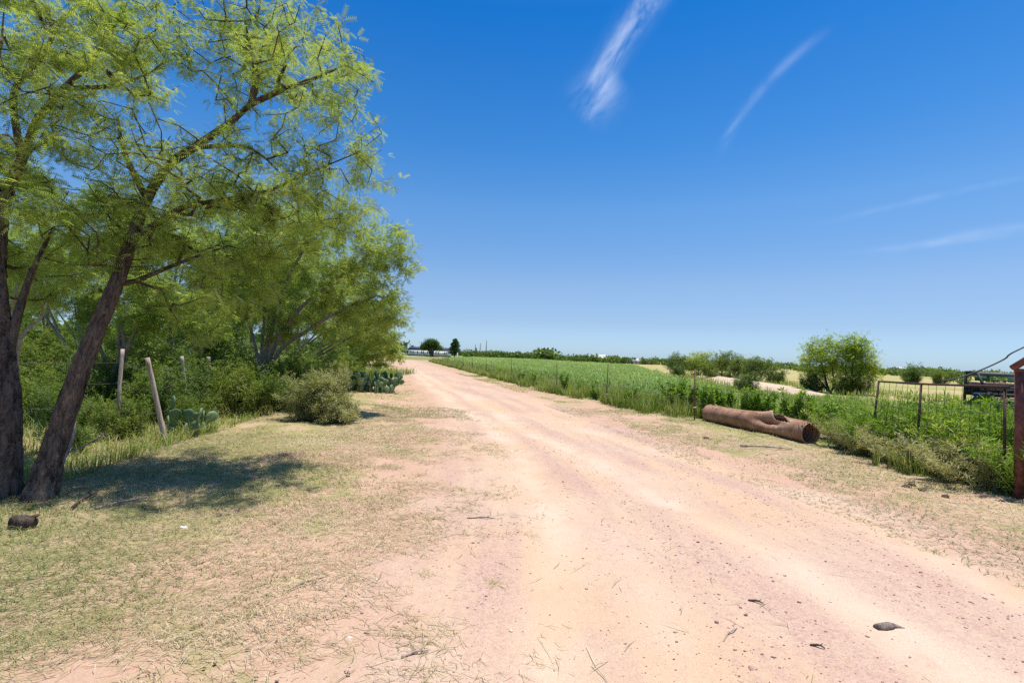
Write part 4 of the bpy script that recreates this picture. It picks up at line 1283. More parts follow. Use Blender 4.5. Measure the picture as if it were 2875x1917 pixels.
for s in (-1, 1):
    for x in (-1.65, 1.65):
        mb = MB(); mb.tube([(x, s * 0.76, 0.37), (x, s * 0.97, 0.37)], 0.37, 14); wh = mb.build('wheel', TYRE, pk, True)
    mb = MB(); mb.add([[x, s * 0.90, z] for x, z in ((-0.6, 1.25), (1.0, 1.25), (0.6, 1.66), (-0.55, 1.68))], [[0, 1, 2, 3]]); mb.build('side_window', GLASS, pk)

# three utility poles
PW = plain_mat('pole_wood', (0.13, 0.11, 0.10), (0.20, 0.17, 0.15), 3, 0.9)
for q, (x, yb, yt, dep, lab) in enumerate(((1333.5, 1006, 967, 190, 'grey utility pole carrying a transformer can'), (1347, 1006, 963, 185, 'plain thin utility pole between the transformer pole and the tallest pole'), (1364, 1006, 956, 180, 'tallest plain utility pole, last of the three'))):
    b = at(x, yb, dep); t_ = at(x + 1.5, yt, dep)
    h = t_[2]
    pr = thing('utility_pole', (b[0], dep, 0), lab, 'utility pole', 'utility poles beyond the green field')
    mb = MB(); mb.tube([(0, 0, -0.5), (0, 0, h / 2), (0, 0, h)], [0.17, 0.15, 0.12], 8); mb.build('shaft', PW, pr, True)
    if q == 0:
        mb = MB(); mb.tube([(0.38, -0.1, h - 2.2), (0.38, -0.1, h - 1.2)], 0.22, 10); mb.build('transformer', HGY, pr, True)
        mb = MB(); mb.box((0.2, -0.05, h - 1.6), (0.5, 0.06, 0.08)); mb.build('bracket', RUST, pr)
    mb = MB(); mb.tube([(0, -0.05, h - 0.12), (0, -0.05, h + 0.1)], 0.05, 6); mb.build('insulator_cap', HGY, pr)

# hydrant-like white standpipe in the field edge, far white buildings
sp = thing('standpipe', (at(1284, 1008, 150)[0], 150, 0), 'short white standpipe at the far edge of the green field', 'standpipe')
mb = MB(); mb.tube([(0, 0, 0), (0, 0, 1.6)], 0.16, 10); mb.build('riser', WHITE, sp, True)
mb = MB(); mb.tube([(0, 0, 1.6), (0, 0, 1.75), (0, 0, 1.9)], [0.22, 0.22, 0.1], 10); mb.build('cap', WHITE, sp, True)
for x, y, dep, wd, ht, lab in ((1683, 1015, 260, 7.5, 4.2, 'tiny white gabled shed showing over the far trees'), (1797, 1027, 240, 6.5, 2.6, 'low white trailer at the far corner of the green field'), (2532, 1044, 420, 9, 5.0, 'white farm building on the far wooded rise')):
    p = at(x, y, dep)
    bs = thing('farm_building', (p[0], dep, 0), lab, 'building')
    hh = max(ht, p[2] + 0.6)
    mb = MB(); mb.box((0, 3, hh * 0.42), (wd, 6, hh * 0.84)); mb.build('wall', WHITE, bs)
    mb = MB(); mb.add([[-wd / 2 - 0.2, -0.3, hh * 0.84 + 0.003], [wd / 2 + 0.2, -0.3, hh * 0.84 + 0.003], [wd / 2 + 0.2, 6.3, hh * 0.84 + 0.003], [-wd / 2 - 0.2, 6.3, hh * 0.84 + 0.003], [-wd / 2 - 0.2, 3, hh], [wd / 2 + 0.2, 3, hh]], [[0, 1, 5, 4], [2, 3, 4, 5], [0, 3, 2, 1]], [[0, 4, 3], [1, 2, 5]]); mb.build('roof', WHITE, bs)
    mb = MB(); mb.box((wd * 0.2, -0.03, 1.1), (1.0, 0.06, 2.0)); mb.build('door', GLASS, bs)

#@@PART4@@
# ------------------------------------------------------------------ trees of the middle distance
def simple_tree(name, label, base, blobs, ntip, per, size, leafmat, seed, group=None, tmpl=T_FAR, r=0.11, droop=0.3, tone=0.5, spread=0.22, fork=3, cat='tree'):
    base = np.array([base[0], base[1], -0.08])
    rr = np.random.default_rng(seed)
    stems = []
    for q in range(fork):
        c = np.array(blobs[q % len(blobs)][0])
        stems.append(([base * 0.7 + c * 0.3 + rr.normal(size=3) * 0.12, base * 0.35 + c * 0.65 + rr.normal(size=3) * 0.15, c], r * (1 - 0.15 * q)))
    return stems_tree(name, label, base, stems, blobs, ntip, per, tmpl, size, leafmat, BARK, seed, group, cat, droop, tone, spread)


# yellow-green pair beside the sandy track
simple_tree('huisache_tree', 'yellow-green tree with the wider rounder crown of the pair by the sandy track', at(2330, 1100, 31)[:2], px_blobs([(2300, 985, 31, 0.95), (2350, 1000, 31, 0.85), (2270, 1010, 31, 0.55), (2330, 1040, 31, 0.8), (2280, 1050, 31, 0.5), (2345, 960, 31, 0.5)]), 260, 9, 0.62, YELLOW_LEAF, 71, tone=0.55, r=0.09)
simple_tree('huisache_tree', 'taller yellow-green tree with dark forked trunk standing right against its wider neighbour', at(2395, 1108, 30)[:2], px_blobs([(2400, 965, 30, 0.7), (2420, 1000, 30, 0.8), (2385, 1000, 30, 0.6), (2440, 1030, 30, 0.55), (2400, 1040, 30, 0.6), (2450, 1055, 30, 0.4)]), 250, 9, 0.62, YELLOW_LEAF, 72, tone=0.58, r=0.09)
# shrubby trees on the left of the track
mids = [(1905, 1062, 58, [(1905, 1000, 58, 1.0), (1890, 1025, 58, 1.0), (1930, 1015, 58, 0.9)], 'dark small-crowned mesquite first in the row left of the sandy track', MESQ_FAR),
        (1960, 1066, 56, [(1960, 1005, 56, 1.3), (1985, 995, 56, 1.0), (1950, 1035, 56, 1.1)], 'broad green mesquite in the row with the yellow bush at its foot', MESQ),
        (2025, 1066, 55, [(2020, 1005, 55, 1.3), (2045, 1000, 55, 1.1), (2030, 1035, 55, 1.2)], 'tall ragged mesquite in the middle of the row by the track', MESQ_FAR),
        (2075, 1070, 52, [(2075, 1015, 52, 1.2), (2060, 1040, 52, 1.0), (2095, 1035, 52, 0.9)], 'thin open-crowned mesquite with sky showing through beside the track', MESQ_FAR),
        (2125, 1078, 46, [(2120, 1015, 46, 1.0), (2145, 1020, 46, 0.8), (2105, 1040, 46, 0.8), (2150, 1040, 46, 0.6), (2165, 1010, 46, 0.3)], 'spreading feathery mesquite standing last in the row above the sandy bank', MESQ_FAR)]
for k, (x, y, d, bl, lab, lm) in enumerate(mids):
    simple_tree('mesquite_tree', lab, at(x, y, d)[:2], px_blobs([(a, b + 7, c, e * 0.92) for a, b, c, e in bl]), 150, 8, 0.85, lm, 80 + k, tone=0.6, r=0.08)
# the two trees by the house
simple_tree('oak_tree', 'dense round-topped oak with a thick trunk in front of the long white house', at(1212, 1002, 205)[:2], [(at(x, y, 205), (r * 1.0, r, r * 0.8)) for x, y, r in ((1208, 966, 2.3), (1195, 970, 1.9), (1222, 968, 1.9), (1231, 976, 1.4), (1189, 975, 1.2), (1212, 962, 1.8))], 420, 7, 2.4, DARK_LEAF, 90, r=0.75, tone=0.75, spread=0.5)
pr = thing('pine_tree', (at(1276, 1004, 215)[0], 215, 0), 'dark conical pine standing right beside the long white house', 'tree')
rng = np.random.default_rng(91)
mb = MB(); mb.tube([(0, 0, -0.3), (0, 0, 4), (0.1, 0, 8.1)], [0.26, 0.16, 0.03], 8); mb.build('trunk', BARK, pr, True)
br = MB(); pts, dr = [], []
for q in range(62):
    z = 1.0 + 6.9 * (q / 62) ** 0.95; a = q * 2.4 + rng.normal() * 0.3
    L = (3.1 * (1 - (z - 1.0) / 7.6) ** 0.85 + 0.25) * rng.uniform(0.75, 1.15)
    e = np.array([math.cos(a) * L, math.sin(a) * L, z + 0.30 * L]); s_ = np.array([0, 0, z])
    br.tube([s_, (s_ + e) / 2 + [0, 0, -0.1], e], [0.05, 0.035, 0.012], 4, False)
    m = 46; f = rng.random((m, 1)) ** 0.6
    pts.append(s_ + (e - s_) * f + rng.normal(size=(m, 3)) * 0.17); dr.append(np.repeat([(e - s_) / np.linalg.norm(e - s_) + [0, 0, 0.8]], m, 0))
tag(br.build('branches', BARK, pr), kind='stuff')
V, F, A = leaves_on(np.concatenate(pts), np.concatenate(dr), rng, broad_template(5, 0.46, 0.11), 1.0, 0.0, 0.35)
tag(link('crown', raw_mesh('crown', V, F, {'tone': A}), DARK_LEAF, pr), kind='stuff')


# far woodland: reads as one mass
def woods(name, bands, rng, seed):
    P, S = [], []
    for (x0, y0), (x1, y1), n, h0, h1, depth in bands:
        f = rng.random(n)
        bx = x0 + (x1 - x0) * f; by = y0 + (y1 - y0) * f + rng.random(n) ** 1.5 * depth
        h = (h0 + (h1 - h0) * vnoise(np.stack([bx, by], -1), 0.07, seed)) * rng.uniform(0.7, 1.15, n)
        wd = h * rng.uniform(0.55, 0.95, n)
        for i in range(n):
            m = 30
            v = rng.normal(size=(m, 3)); v /= np.linalg.norm(v, axis=1)[:, None]
            v *= rng.random((m, 1)) ** 0.25
            P.append(np.array([bx[i], by[i], h[i] * 0.48]) + v * np.array([wd[i], wd[i], h[i] * 0.50])); S.append(np.full(m, h[i]))
    P = np.concatenate(P); S = np.concatenate(S)
    d = rng.normal(size=P.shape); d[:, 2] = np.abs(d[:, 2])
    tone = np.clip(0.45 + (vnoise(P, 0.12, seed + 2) - 0.5) * 0.9 + rng.normal(size=len(P)) * 0.12, 0, 1)
    V, F, A = scatter(*broad_template(3, 0.30, 0.19), P, basis_from(d, rng), S * rng.uniform(0.7, 1.3, len(P)), tone)
    o = link(name, raw_mesh(name, V, F, {'tone': A}), MESQ_FAR)
    tag(o, kind='stuff')
    return len(F)


rng = np.random.default_rng(95)
TRI['woods'] = woods('distant_woods', [((-26, 262), (10, 250), 60, 2.6, 4.4, 30), ((8, 235), (60, 245), 110, 2.6, 4.2, 45), ((12, 225), (18, 225), 8, 4.2, 5.5, 8), ((58, 235), (130, 250), 130, 2.4, 3.6, 45), ((36, 105), (52, 112), 20, 1.6, 2.6, 10),
                                       ((90, 150), (210, 170), 150, 1.5, 2.5, 40), ((110, 210), (400, 260), 230, 2.0, 3.6, 90), ((100, 420), (640, 460), 260, 3.0, 7.0, 160), ((-60, 420), (110, 420), 120, 3.0, 5.0, 100),
                                       ((-170, 240), (-62, 262), 90, 4.5, 7, 30), ((-140, 90), (-36, 100), 90, 4, 6, 30), ((60, 64), (88, 70), 14, 1.2, 2.0, 8)], rng, 12)
tag(bpy.data.objects['distant_woods'], 'far low green woodland along the horizon beyond the fields', 'woods')

# ------------------------------------------------------------------ grass, crop and weeds on the right
def blades(pos, h, wd, rng, lean=0.35, tone=None, segs=2, curl=0.5):
    """upright curved blades: arrays of two quads-as-triangles and a tip"""
    n = len(pos)
    a = rng.uniform(0, 2 * math.pi, n); ld = np.stack([np.cos(a), np.sin(a), 0 * a], -1)
    sd_ = np.stack([-np.sin(a + rng.normal(size=n) * 0.8), np.cos(a), 0 * a], -1); sd_ /= np.linalg.norm(sd_, axis=1)[:, None]
    b = rng.random(n) * lean
    h = np.broadcast_to(h, (n,)); wd = np.broadcast_to(wd, (n,))
    L0 = pos
    L1 = pos + ld * (b * h * 0.35)[:, None] + np.array([0, 0, 1.0]) * (h * 0.55)[:, None]
    L2 = pos + ld * (b * h * (0.9 + curl))[:, None] + np.array([0, 0, 1.0]) * (h * (1 - 0.35 * b))[:, None]
    w_ = sd_ * (wd / 2)[:, None]
    V = np.stack([L0 - w_, L0 + w_, L1 - w_ * 0.8, L1 + w_ * 0.8, L2], 1).reshape(-1, 3)
    F = (np.array([[0, 1, 3], [0, 3, 2], [2, 3, 4]])[None] + (np.arange(n) * 5)[:, None, None]).reshape(-1, 3)
    return V, F, np.repeat(tone, 5)


def join(lst):
    V, F, A, o = [], [], [], 0
    for v, f, a in lst:
        V.append(v); F.append(f + o); A.append(a); o += len(v)
    return np.concatenate(V), np.concatenate(F), np.concatenate(A)


def stuff(name, lst, mat, label, cat):
    V, F, A = join(lst)
    TRI[name] = len(F)
    o = link(name, raw_mesh(name, V, F, {'tone': A}), mat)
    return tag(o, label, cat, kind='stuff')


rng = np.random.default_rng(101)
# tall grass strip hugging the fence, thinning with distance
n = 30000
y = 6.5 + 84 * rng.random(n) ** 1.9
wide = 0.9 + 0.9 * vnoise(np.stack([y * 0 + 3, y], -1), 0.5, 3)
x = fence_x(y) + (rng.random(n) ** 1.3) * wide * 1.5 - 0.30 - 0.35 * (vnoise(np.stack([y * 0, y], -1), 1.3, 5) - 0.3)
p = np.stack([x, y], -1)
clump = vnoise(p, 1.6, 7)
keep = (clump > 0.28) & ~((y > 9.2) & (y < 13.6) & (x < 6.85 - (y - 9.7) * 0.22))
x, y, p, clump = x[keep], y[keep], p[keep], clump[keep]
d = np.hypot(x, y)
h = (0.26 + 0.44 * clump) * rng.uniform(0.7, 1.25, len(x)) * np.where(x - fence_x(y) < 0.15, 0.8, 1.0)
tone = np.clip(0.30 + (fbm(p, 0.8, 9) - 0.5) * 0.8 + rng.normal(size=len(x)) * 0.16, 0, 1)
b1 = blades(np.stack([x, y, ground_z(x, y)], -1), h, 0.006 + d * 0.00055, rng, 0.7, tone)
# seed heads, pale
m = 4500
k = rng.integers(0, len(x), m)
b2 = blades(np.stack([x[k], y[k], ground_z(x[k], y[k])], -1), h[k] * 1.2, 0.004 + d[k] * 0.0005, rng, 0.5, np.clip(rng.normal(0.85, 0.1, m), 0, 1))
# low grass between fence and crop and out to the track
n = 26000
y = 8 + 50 * rng.random(n) ** 1.5; x = fence_x(y) + 0.6 + (26 - fence_x(y)) * rng.random(n) ** 1.25
cut = (x < 10 + (y - 28) * 0.21) & (y > 19) & (x > fence_x(y) + 2.6)
keep = ~cut; x, y = x[keep], y[keep]; p = np.stack([x, y], -1); d = np.hypot(x, y)
tr_d = np.min(np.hypot(x[:, None] - np.array([27, 23.5, 22, 20.6, 19.8, 19.0, 18.3, 17.6, 17.3, 17.2, 19.5, 24]), y[:, None] - np.array([66, 57.5, 51, 46, 42, 38, 34.5, 31, 28.6, 26.5, 24.6, 24])), axis=1)
keep = tr_d > 1.9 + 0.5 * rng.random(len(x)); x, y, p, d = x[keep], y[keep], p[keep], d[keep]
b3 = blades(np.stack([x, y, ground_z(x, y)], -1), (0.22 + 0.38 * fbm(p, 0.5, 13)) * rng.uniform(0.6, 1.3, len(x)), 0.008 + d * 0.0007, rng, 0.9, np.clip(0.42 + (fbm(p, 0.35, 15) - 0.5) * 0.9 + rng.normal(size=len(x)) * 0.16, 0, 1))
n = 9000                    # rough grass beside and behind the pipe corner
y = -6 + 16 * rng.random(n); x = 7.3 + 11 * rng.random(n); p = np.stack([x, y], -1)
b4 = blades(np.stack([x, y, ground_z(x, y)], -1), (0.15 + 0.4 * fbm(p, 0.5, 13)) * rng.uniform(0.6, 1.3, n), 0.012 + 0 * x, rng, 0.9, np.clip(0.42 + (fbm(p, 0.35, 15) - 0.5) * 0.9 + rng.normal(size=n) * 0.16, 0, 1))
stuff('tall_grass', [b1, b2, b3, b4], GRASS, 'tall mixed green and straw grass along and behind the wire fence', 'grass')

# crop rows
def crop():
    rng = np.random.default_rng(110)
    dirv_ = np.array([-0.25, 0.97]); nrm_ = np.array([0.97, 0.25])
    P, Hh = [], []
    org = np.array([4.6, 19.0])
    for r in range(46):
        o = org + nrm_ * r * 0.85
        s, step = 0.0, 0.22
        L = []
        while s < 150:
            L.append(s); s += step * (1 + s / 55.0)
        L = np.array(L)
        q = o + dirv_ * L[:, None] - dirv_ * r * 0.15 + rng.normal(size=(len(L), 2)) * 0.06
        right = 10 + (q[:, 1] - 28) * 0.21
        ok = (q[:, 0] < right + 1.5 * (vnoise(q, 0.3, 3) - 0.5)) & (q[:, 0] > fence_x(q[:, 1]) + 2.0)
        P.append(q[ok]); Hh.append(1 + L[ok] / 60)
    P = np.concatenate(P); f = np.concatenate(Hh)
    out = []
    n = len(P)
    base = np.concatenate([P, ground_z(P[:, 0], P[:, 1])[:, None]], -1)
    ht = (0.50 + 0.30 * fbm(P, 0.12, 17)) * rng.uniform(0.85, 1.15, n)
    tn = np.clip(0.42 + (fbm(P, 0.25, 19) - 0.5) * 0.9, 0, 1)
    for k in range(6):
        a = rng.uniform(0, 2 * math.pi, n) if k % 2 == 0 else a + math.pi + rng.normal(size=n) * 0.5
        ld = np.stack([np.cos(a), np.sin(a), 0 * a], -1); sd_ = np.stack([-np.sin(a), np.cos(a), 0 * a], -1)
        z0 = ht * (0.15 + 0.14 * k); L = 0.30 * (1 + 0.3 * rng.random(n)) * np.sqrt(f)
        w_ = sd_ * (0.026 * f)[:, None]
        A0 = base + np.array([0, 0, 1.0]) * z0[:, None]
        A1 = A0 + ld * (L * 0.55)[:, None] + np.array([0, 0, 1.0]) * (L * 0.62)[:, None]
        A2 = A0 + ld * (L * 1.15)[:, None] + np.array([0, 0, 1.0]) * (L * rng.uniform(0.0, 0.55, n))[:, None]
        V = np.stack([A0 - w_ * 0.5, A0 + w_ * 0.5, A1 - w_, A1 + w_, A2], 1).reshape(-1, 3)
        F = (np.array([[0, 1, 3], [0, 3, 2], [2, 3, 4]])[None] + (np.arange(n) * 5)[:, None, None]).reshape(-1, 3)
        out.append((V, F, np.repeat(np.clip(tn + rng.normal(size=n) * 0.15 + 0.05 * k, 0, 1), 5)))
    return out


stuff('grain_crop', crop(), CROP_LEAF, 'knee-high green grain crop in rows filling the field behind the fence', 'crop')

# leafy weeds: individual plants by the pipe, the gate and the red post
def weed_mesh(seed, ht, stems, tmpl, size, spread=0.28, tone=0.5):
    rng = np.random.default_rng(seed)
    st = MB(); pts, dr = [], []
    for q in range(stems):
        b = np.array([rng.normal() * 0.07, rng.normal() * 0.07, -0.03])
        t = np.array([rng.normal() * spread, rng.normal() * spread, ht * rng.uniform(0.6, 1.1)])
        m = (b + t) / 2 + rng.normal(size=3) * 0.05
        P, R = resample([b, m, t], [0.009, 0.006, 0.002], 0.1)
        st.tube(P, R, 4, False)
        for z in np.linspace(0.2, 1.0, 15):
            k = min(len(P) - 1, int(z * (len(P) - 1)))
            m_ = 3
            pts.append(P[k] + rng.normal(size=(m_, 3)) * 0.035 * (1.6 - z)); dr.append(np.repeat([[0, 0, 0.4]], m_, 0))
    pts, dr = np.concatenate(pts), np.concatenate(dr)
    hz = np.clip(pts[:, 2] / ht, 0, 1)
    V, F, A = leaves_on(pts, dr, rng, tmpl, size * 1.0, 0.25, tone, 0.25)
    return raw_mesh('leaves', V, F, {'tone': A}), st.mesh('stems', True)


T_RAG = broad_template(4, 0.12, 0.045)
T_NARROW = broad_template(5, 0.11, 0.016)
ragweed = [weed_mesh(120 + k, 0.85, 7, T_RAG, 0.95, 0.22, 0.42) for k in range(3)]
bushy = [weed_mesh(130 + k, 0.75, 11, T_NARROW, 0.9, 0.34, 0.55) for k in range(3)]
dryw = [weed_mesh(140 + k, 0.60, 12, T_NARROW, 0.75, 0.36, 0.88) for k in range(2)]
STEMG = plain_mat('weed_stem', (0.22, 0.24, 0.08), (0.36, 0.31, 0.15), 10, 0.8)
rng = np.random.default_rng(150)
WN = 0
def weed(v, x, y, s, label, grp, name, lm=WEED_LEAF):
    put_shrub(name, v, (x, y, float(ground_z(x, y))), label, 'weed', lm, grp, (s * rng.uniform(0.9, 1.1),) * 2 + (s * rng.uniform(0.85, 1.15),), rng.uniform(0, 6.28), STEMG)


for k in range(26):       # leafy green weeds behind the pipe and along its first post
    f = rng.random(); y = 15.8 - 6.2 * f; x = fence_x(y) + 0.55 + rng.random() * 1.3 + (0.35 if y < 13.2 else 0)
    weed(ragweed[k % 3], x, y, rng.uniform(0.75, 1.05), 'leafy bright green weed standing behind the rusty culvert pipe', 'leafy weeds behind the pipe', 'ragweed')
for k in range(34):       # tangle in front of and through the gate panel
    y = 6.2 + 3.6 * rng.random(); x = 6.55 + rng.random() ** 1.2 * 1.5 + 0.15 * (y - 6) * 0.2
    weed(bushy[k % 3], x, y, rng.uniform(0.95, 1.3) * (0.8 if x < 6.8 else 1), 'tangled yellow-green weed growing around the gate panel', 'weeds around the gate', 'weed')
for k in range(9):
    y = 6.3 + 3.6 * (k + rng.random() * 0.6) / 9; x = 6.42 + 0.12 * rng.random()
    weed(dryw[k % 2], x, y, rng.uniform(0.7, 0.95), 'dry straw-coloured weed at the mown edge below the gate', 'dry weeds at the verge edge', 'dry_weed', SAGE_LEAF)
for k in range(14):       # weeds further right behind the gate
    y = 8.5 + 6 * rng.random(); x = 8.6 + 4.5 * rng.random()
    weed(bushy[k % 3], x, y, rng.uniform(0.7, 1.0), 'green weed in the rough grass between gate and harvester head', 'weeds before the harvester head', 'weed')
for k in range(16):       # along the long fence
    y = 15.5 + 22 * rng.random() ** 1.4; x = fence_x(y) + 0.15 + rng.random() * 0.7
    weed(ragweed[k % 3] if k % 2 else bushy[k % 3], x, y, rng.uniform(0.55, 0.85), 'low green weed in the tall grass along the long wire fence', 'weeds along the long fence', 'weed')
# bushes under and beside the yellow-green trees and along the track
for x, y, s, lab, lm in ((at(2290, 1105, 31)[0], 31.2, 1.1, 'dark bush on the shaded left foot of the yellow-green trees', DARK_LEAF), (at(2360, 1105, 30)[0], 29.6, 1.15, 'grey-green bush filling the gap below the two yellow-green trees', SHRUB_LEAF), (at(2425, 1105, 29)[0], 29.3, 1.15, 'broad dark green bush under the taller yellow-green tree', DARK_LEAF),
                      (at(2178, 1080, 44)[0], 44, 1.3, 'purplish grey leafless-looking bush on the far side of the sandy track', SAGE_LEAF), (at(2110, 1105, 27)[0], 27.5, 0.95, 'lone upright green bush growing at the edge of the sandy track', SHRUB_LEAF), (at(1905, 1062, 52)[0], 52, 1.2, 'yellow-leaved bush at the foot of the tree row by the crop', YELLOW_LEAF),
                      (at(1990, 1066, 50)[0], 50, 1.35, 'rounded green bush before the tree row at the crop corner', SHRUB_LEAF), (at(2560, 1075, 60)[0], 60, 2.0, 'dark rounded bush alone in the dry field behind the gate', DARK_LEAF), (at(2645, 1075, 62)[0], 62, 1.5, 'yellow-green bush in the dry field near the dark rounded one', YELLOW_LEAF)):
    put_shrub('bush', sh_v[int(y) % 4], (x, y, -0.03), lab, 'bush', lm, None, (s * 1.15, s, s), y * 1.7)
# one sunflower by the fence
sf = thing('sunflower', (at(1936, 1090, 15.5)[0], 15.5, 0), 'single yellow sunflower in the grass beside the tall steel post', 'flower')
YEL = plain_mat('sunflower_petal', (0.75, 0.48, 0.02), (0.85, 0.58, 0.04), 9, 0.6)
hz_ = at(1936, 1084, 15.5)[2]
mb = MB(); mb.tube([(0, 0, -0.02), (0.01, 0, hz_ / 2), (0, 0, hz_)], 0.008, 5, False); mb.build('stem', STEMG, sf)
V = [[0, -0.02, hz_]] + [[(0.055 if k % 2 else 0.035) * math.cos(k * math.pi / 12), -0.03 - 0.01 * (k % 2), hz_ + (0.055 if k % 2 else 0.035) * math.sin(k * math.pi / 12)] for k in range(24)]
mb = MB(); mb.add(V, T=[[0, 1 + k, 1 + (k + 1) % 24] for k in range(24)]); hdm = mb.build('petals', YEL, sf)
mb = MB(); mb.tube([(0, -0.025, hz_), (0, -0.045, hz_)], 0.02, 10); mb.build('disc', RUST, sf)
V, F, A = leaves_on(np.array([[0, 0, hz_ * q] for q in (0.3, 0.45, 0.6, 0.75)]), np.zeros((4, 3)), rng, broad_template(3, 0.12, 0.06), 1.0, 0.3)
tag(link('leaves', raw_mesh('leaves', V, F, {'tone': A}), WEED_LEAF, sf), kind='stuff')

# sunlit grass behind the thicket on the left, undergrowth below the trees
n = 24000
x = -7 - 24 * rng.random(n); y = 6 + 30 * rng.random(n) ** 1.2
p = np.stack([x, y], -1); d = np.hypot(x, y)
b1 = blades(np.stack([x, y, ground_z(x, y)], -1), (0.25 + 0.5 * fbm(p, 0.6, 23)) * rng.uniform(0.6, 1.3, n), 0.010 + d * 0.0007, rng, 0.8, np.clip(0.32 + (fbm(p, 0.5, 25) - 0.5) * 0.6 + rng.normal(size=n) * 0.12, 0, 1))
n = 9000
y = 4.9 + 14 * rng.random(n) ** 1.3; x = -4.75 - (y - 4.9) * 0.12 - rng.random(n) ** 1.5 * 3.2
p = np.stack([x, y], -1); d = np.hypot(x, y)
b2 = blades(np.stack([x, y, ground_z(x, y)], -1), (0.10 + 0.28 * fbm(p, 1.2, 27)) * rng.uniform(0.5, 1.3, n), 0.006 + d * 0.0005, rng, 1.0, np.clip(0.62 + (fbm(p, 0.9, 29) - 0.5) * 0.9 + rng.normal(size=n) * 0.2, 0, 1))
stuff('undergrowth_grass', [b1, b2], GRASS, 'bright green and straw grass below and behind the mesquite thicket', 'grass')

# ------------------------------------------------------------------ litter on the ground
def lying(pos, L, wd, rng, lift=0.012, tone=None, bend=0.25, adir=None):
    n = len(pos)
    a = rng.uniform(0, 2 * math.pi, n) if adir is None else adir
    d = np.stack([np.cos(a), np.sin(a), 0 * a], -1); s = np.stack([-np.sin(a), np.cos(a), 0 * a], -1)
    w_ = s * (np.broadcast_to(wd, (n,)) / 2)[:, None]
    up = np.array([0, 0, 1.0])
    L = np.broadcast_to(L, (n,))
    z0, z1, z2 = rng.random(n) * lift + 0.002, rng.random(n) * lift * 2.2 + 0.004, rng.random(n) * lift + 0.002
    k = rng.normal(size=n) * bend
    A0 = pos - d * (L / 2)[:, None] + up * z0[:, None]
    A1 = pos + s * (k * L * 0.25)[:, None] + up * z1[:, None]
    A2 = pos + d * (L / 2)[:, None] + up * z2[:, None]
    V = np.stack([A0 - w_ * 0.7, A0 + w_ * 0.7, A1 - w_, A1 + w_, A2], 1).reshape(-1, 3)
    F = (np.array([[0, 1, 3], [0, 3, 2], [2, 3, 4]])[None] + (np.arange(n) * 5)[:, None, None]).reshape(-1, 3)
    return V, F, np.repeat(tone, 5)


rng = np.random.default_rng(160)
def verge_points(n, ymax, power, left=True):
    y = 1.3 + (ymax - 1.3) * rng.random(n) ** power
    if left: x = road_l(y) + 1.7 - rng.random(n) * (6.6 + 0.12 * y)
    else: x = road_r(y) - 0.5 + rng.random(n) * (fence_x(np.clip(y, 6.2, 88)) - road_r(y) + 0.8)
    vis = np.abs(x) < y * 1.12 + 0.4
    return x[vis], y[vis]


x, y = verge_points(150000, 14, 1.7)
p = np.stack([x, y], -1)
dens = 0.5 * fbm(p, 0.75, 41, 3) + 0.5 * fbm(p, 2.6, 42, 3) - 0.14 * sstep(x - road_l(y), -1.6, 1.8) + 0.07 * sstep(-x, 1.0, 2.6)
keep = (dens > 0.38 + 0.17 * rng.random(len(x))) & (x < road_l(y) + 0.7 + 0.6 * rng.random(len(x)) ** 2); x, y, p = x[keep], y[keep], p[keep]
d = np.hypot(x, y)
ang0 = math.radians(25) + (fbm(p, 0.5, 43) - 0.5) * 3.5 + rng.normal(size=len(x)) * 0.8
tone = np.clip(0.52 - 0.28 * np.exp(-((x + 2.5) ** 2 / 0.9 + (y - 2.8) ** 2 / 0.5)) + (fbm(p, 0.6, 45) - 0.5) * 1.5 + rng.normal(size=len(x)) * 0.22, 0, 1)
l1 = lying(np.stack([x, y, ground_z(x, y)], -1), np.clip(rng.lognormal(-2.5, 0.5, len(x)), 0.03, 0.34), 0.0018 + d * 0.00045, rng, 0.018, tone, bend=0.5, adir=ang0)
x, y = verge_points(26000, 16, 1.4, False)
p = np.stack([x, y], -1); keep = fbm(p, 0.8, 47, 3) > 0.42; x, y, p = x[keep], y[keep], p[keep]; d = np.hypot(x, y)
l2 = lying(np.stack([x, y, ground_z(x, y)], -1), rng.uniform(0.05, 0.16, len(x)), 0.002 + d * 0.0005, rng, 0.014, np.clip(0.48 + (fbm(p, 0.7, 49) - 0.5) * 1.2 + rng.normal(size=len(x)) * 0.2, 0, 1))
# stray stalks blown on to the road
n = 260
y = 1.6 + 8 * rng.random(n) ** 1.5; x = road_l(y) + rng.random(n) ** 1.6 * 4.5; p = np.stack([x, y], -1)
l3 = lying(np.stack([x, y, ground_z(x, y) + 0.012], -1), rng.uniform(0.04, 0.22, n), 0.004 + 0 * x, rng, 0.012, np.clip(rng.normal(0.5, 0.25, n), 0, 1))
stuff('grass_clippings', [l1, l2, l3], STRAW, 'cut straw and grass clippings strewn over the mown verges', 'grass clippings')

# short living grass
x, y = verge_points(46000, 26, 1.5); x2, y2 = verge_points(34000, 40, 1.6, False)
x, y = np.concatenate([x, x2]), np.concatenate([y, y2]); p = np.stack([x, y], -1)
keep = (fbm(p, 0.9, 51, 4) > 0.52) & (road_coords(x, y)[0] < -0.2 - 0.5 * rng.random(len(x))); x, y, p = x[keep], y[keep], p[keep]; d = np.hypot(x, y)
g1 = blades(np.stack([x, y, ground_z(x, y) - 0.004], -1), rng.uniform(0.012, 0.032, len(x)) * (1 + d * 0.03), 0.004 + d * 0.0008, rng, 2.6, np.clip(0.66 + (fbm(p, 0.5, 53) - 0.5) * 1.0 + rng.normal(size=len(x)) * 0.2, 0, 1))
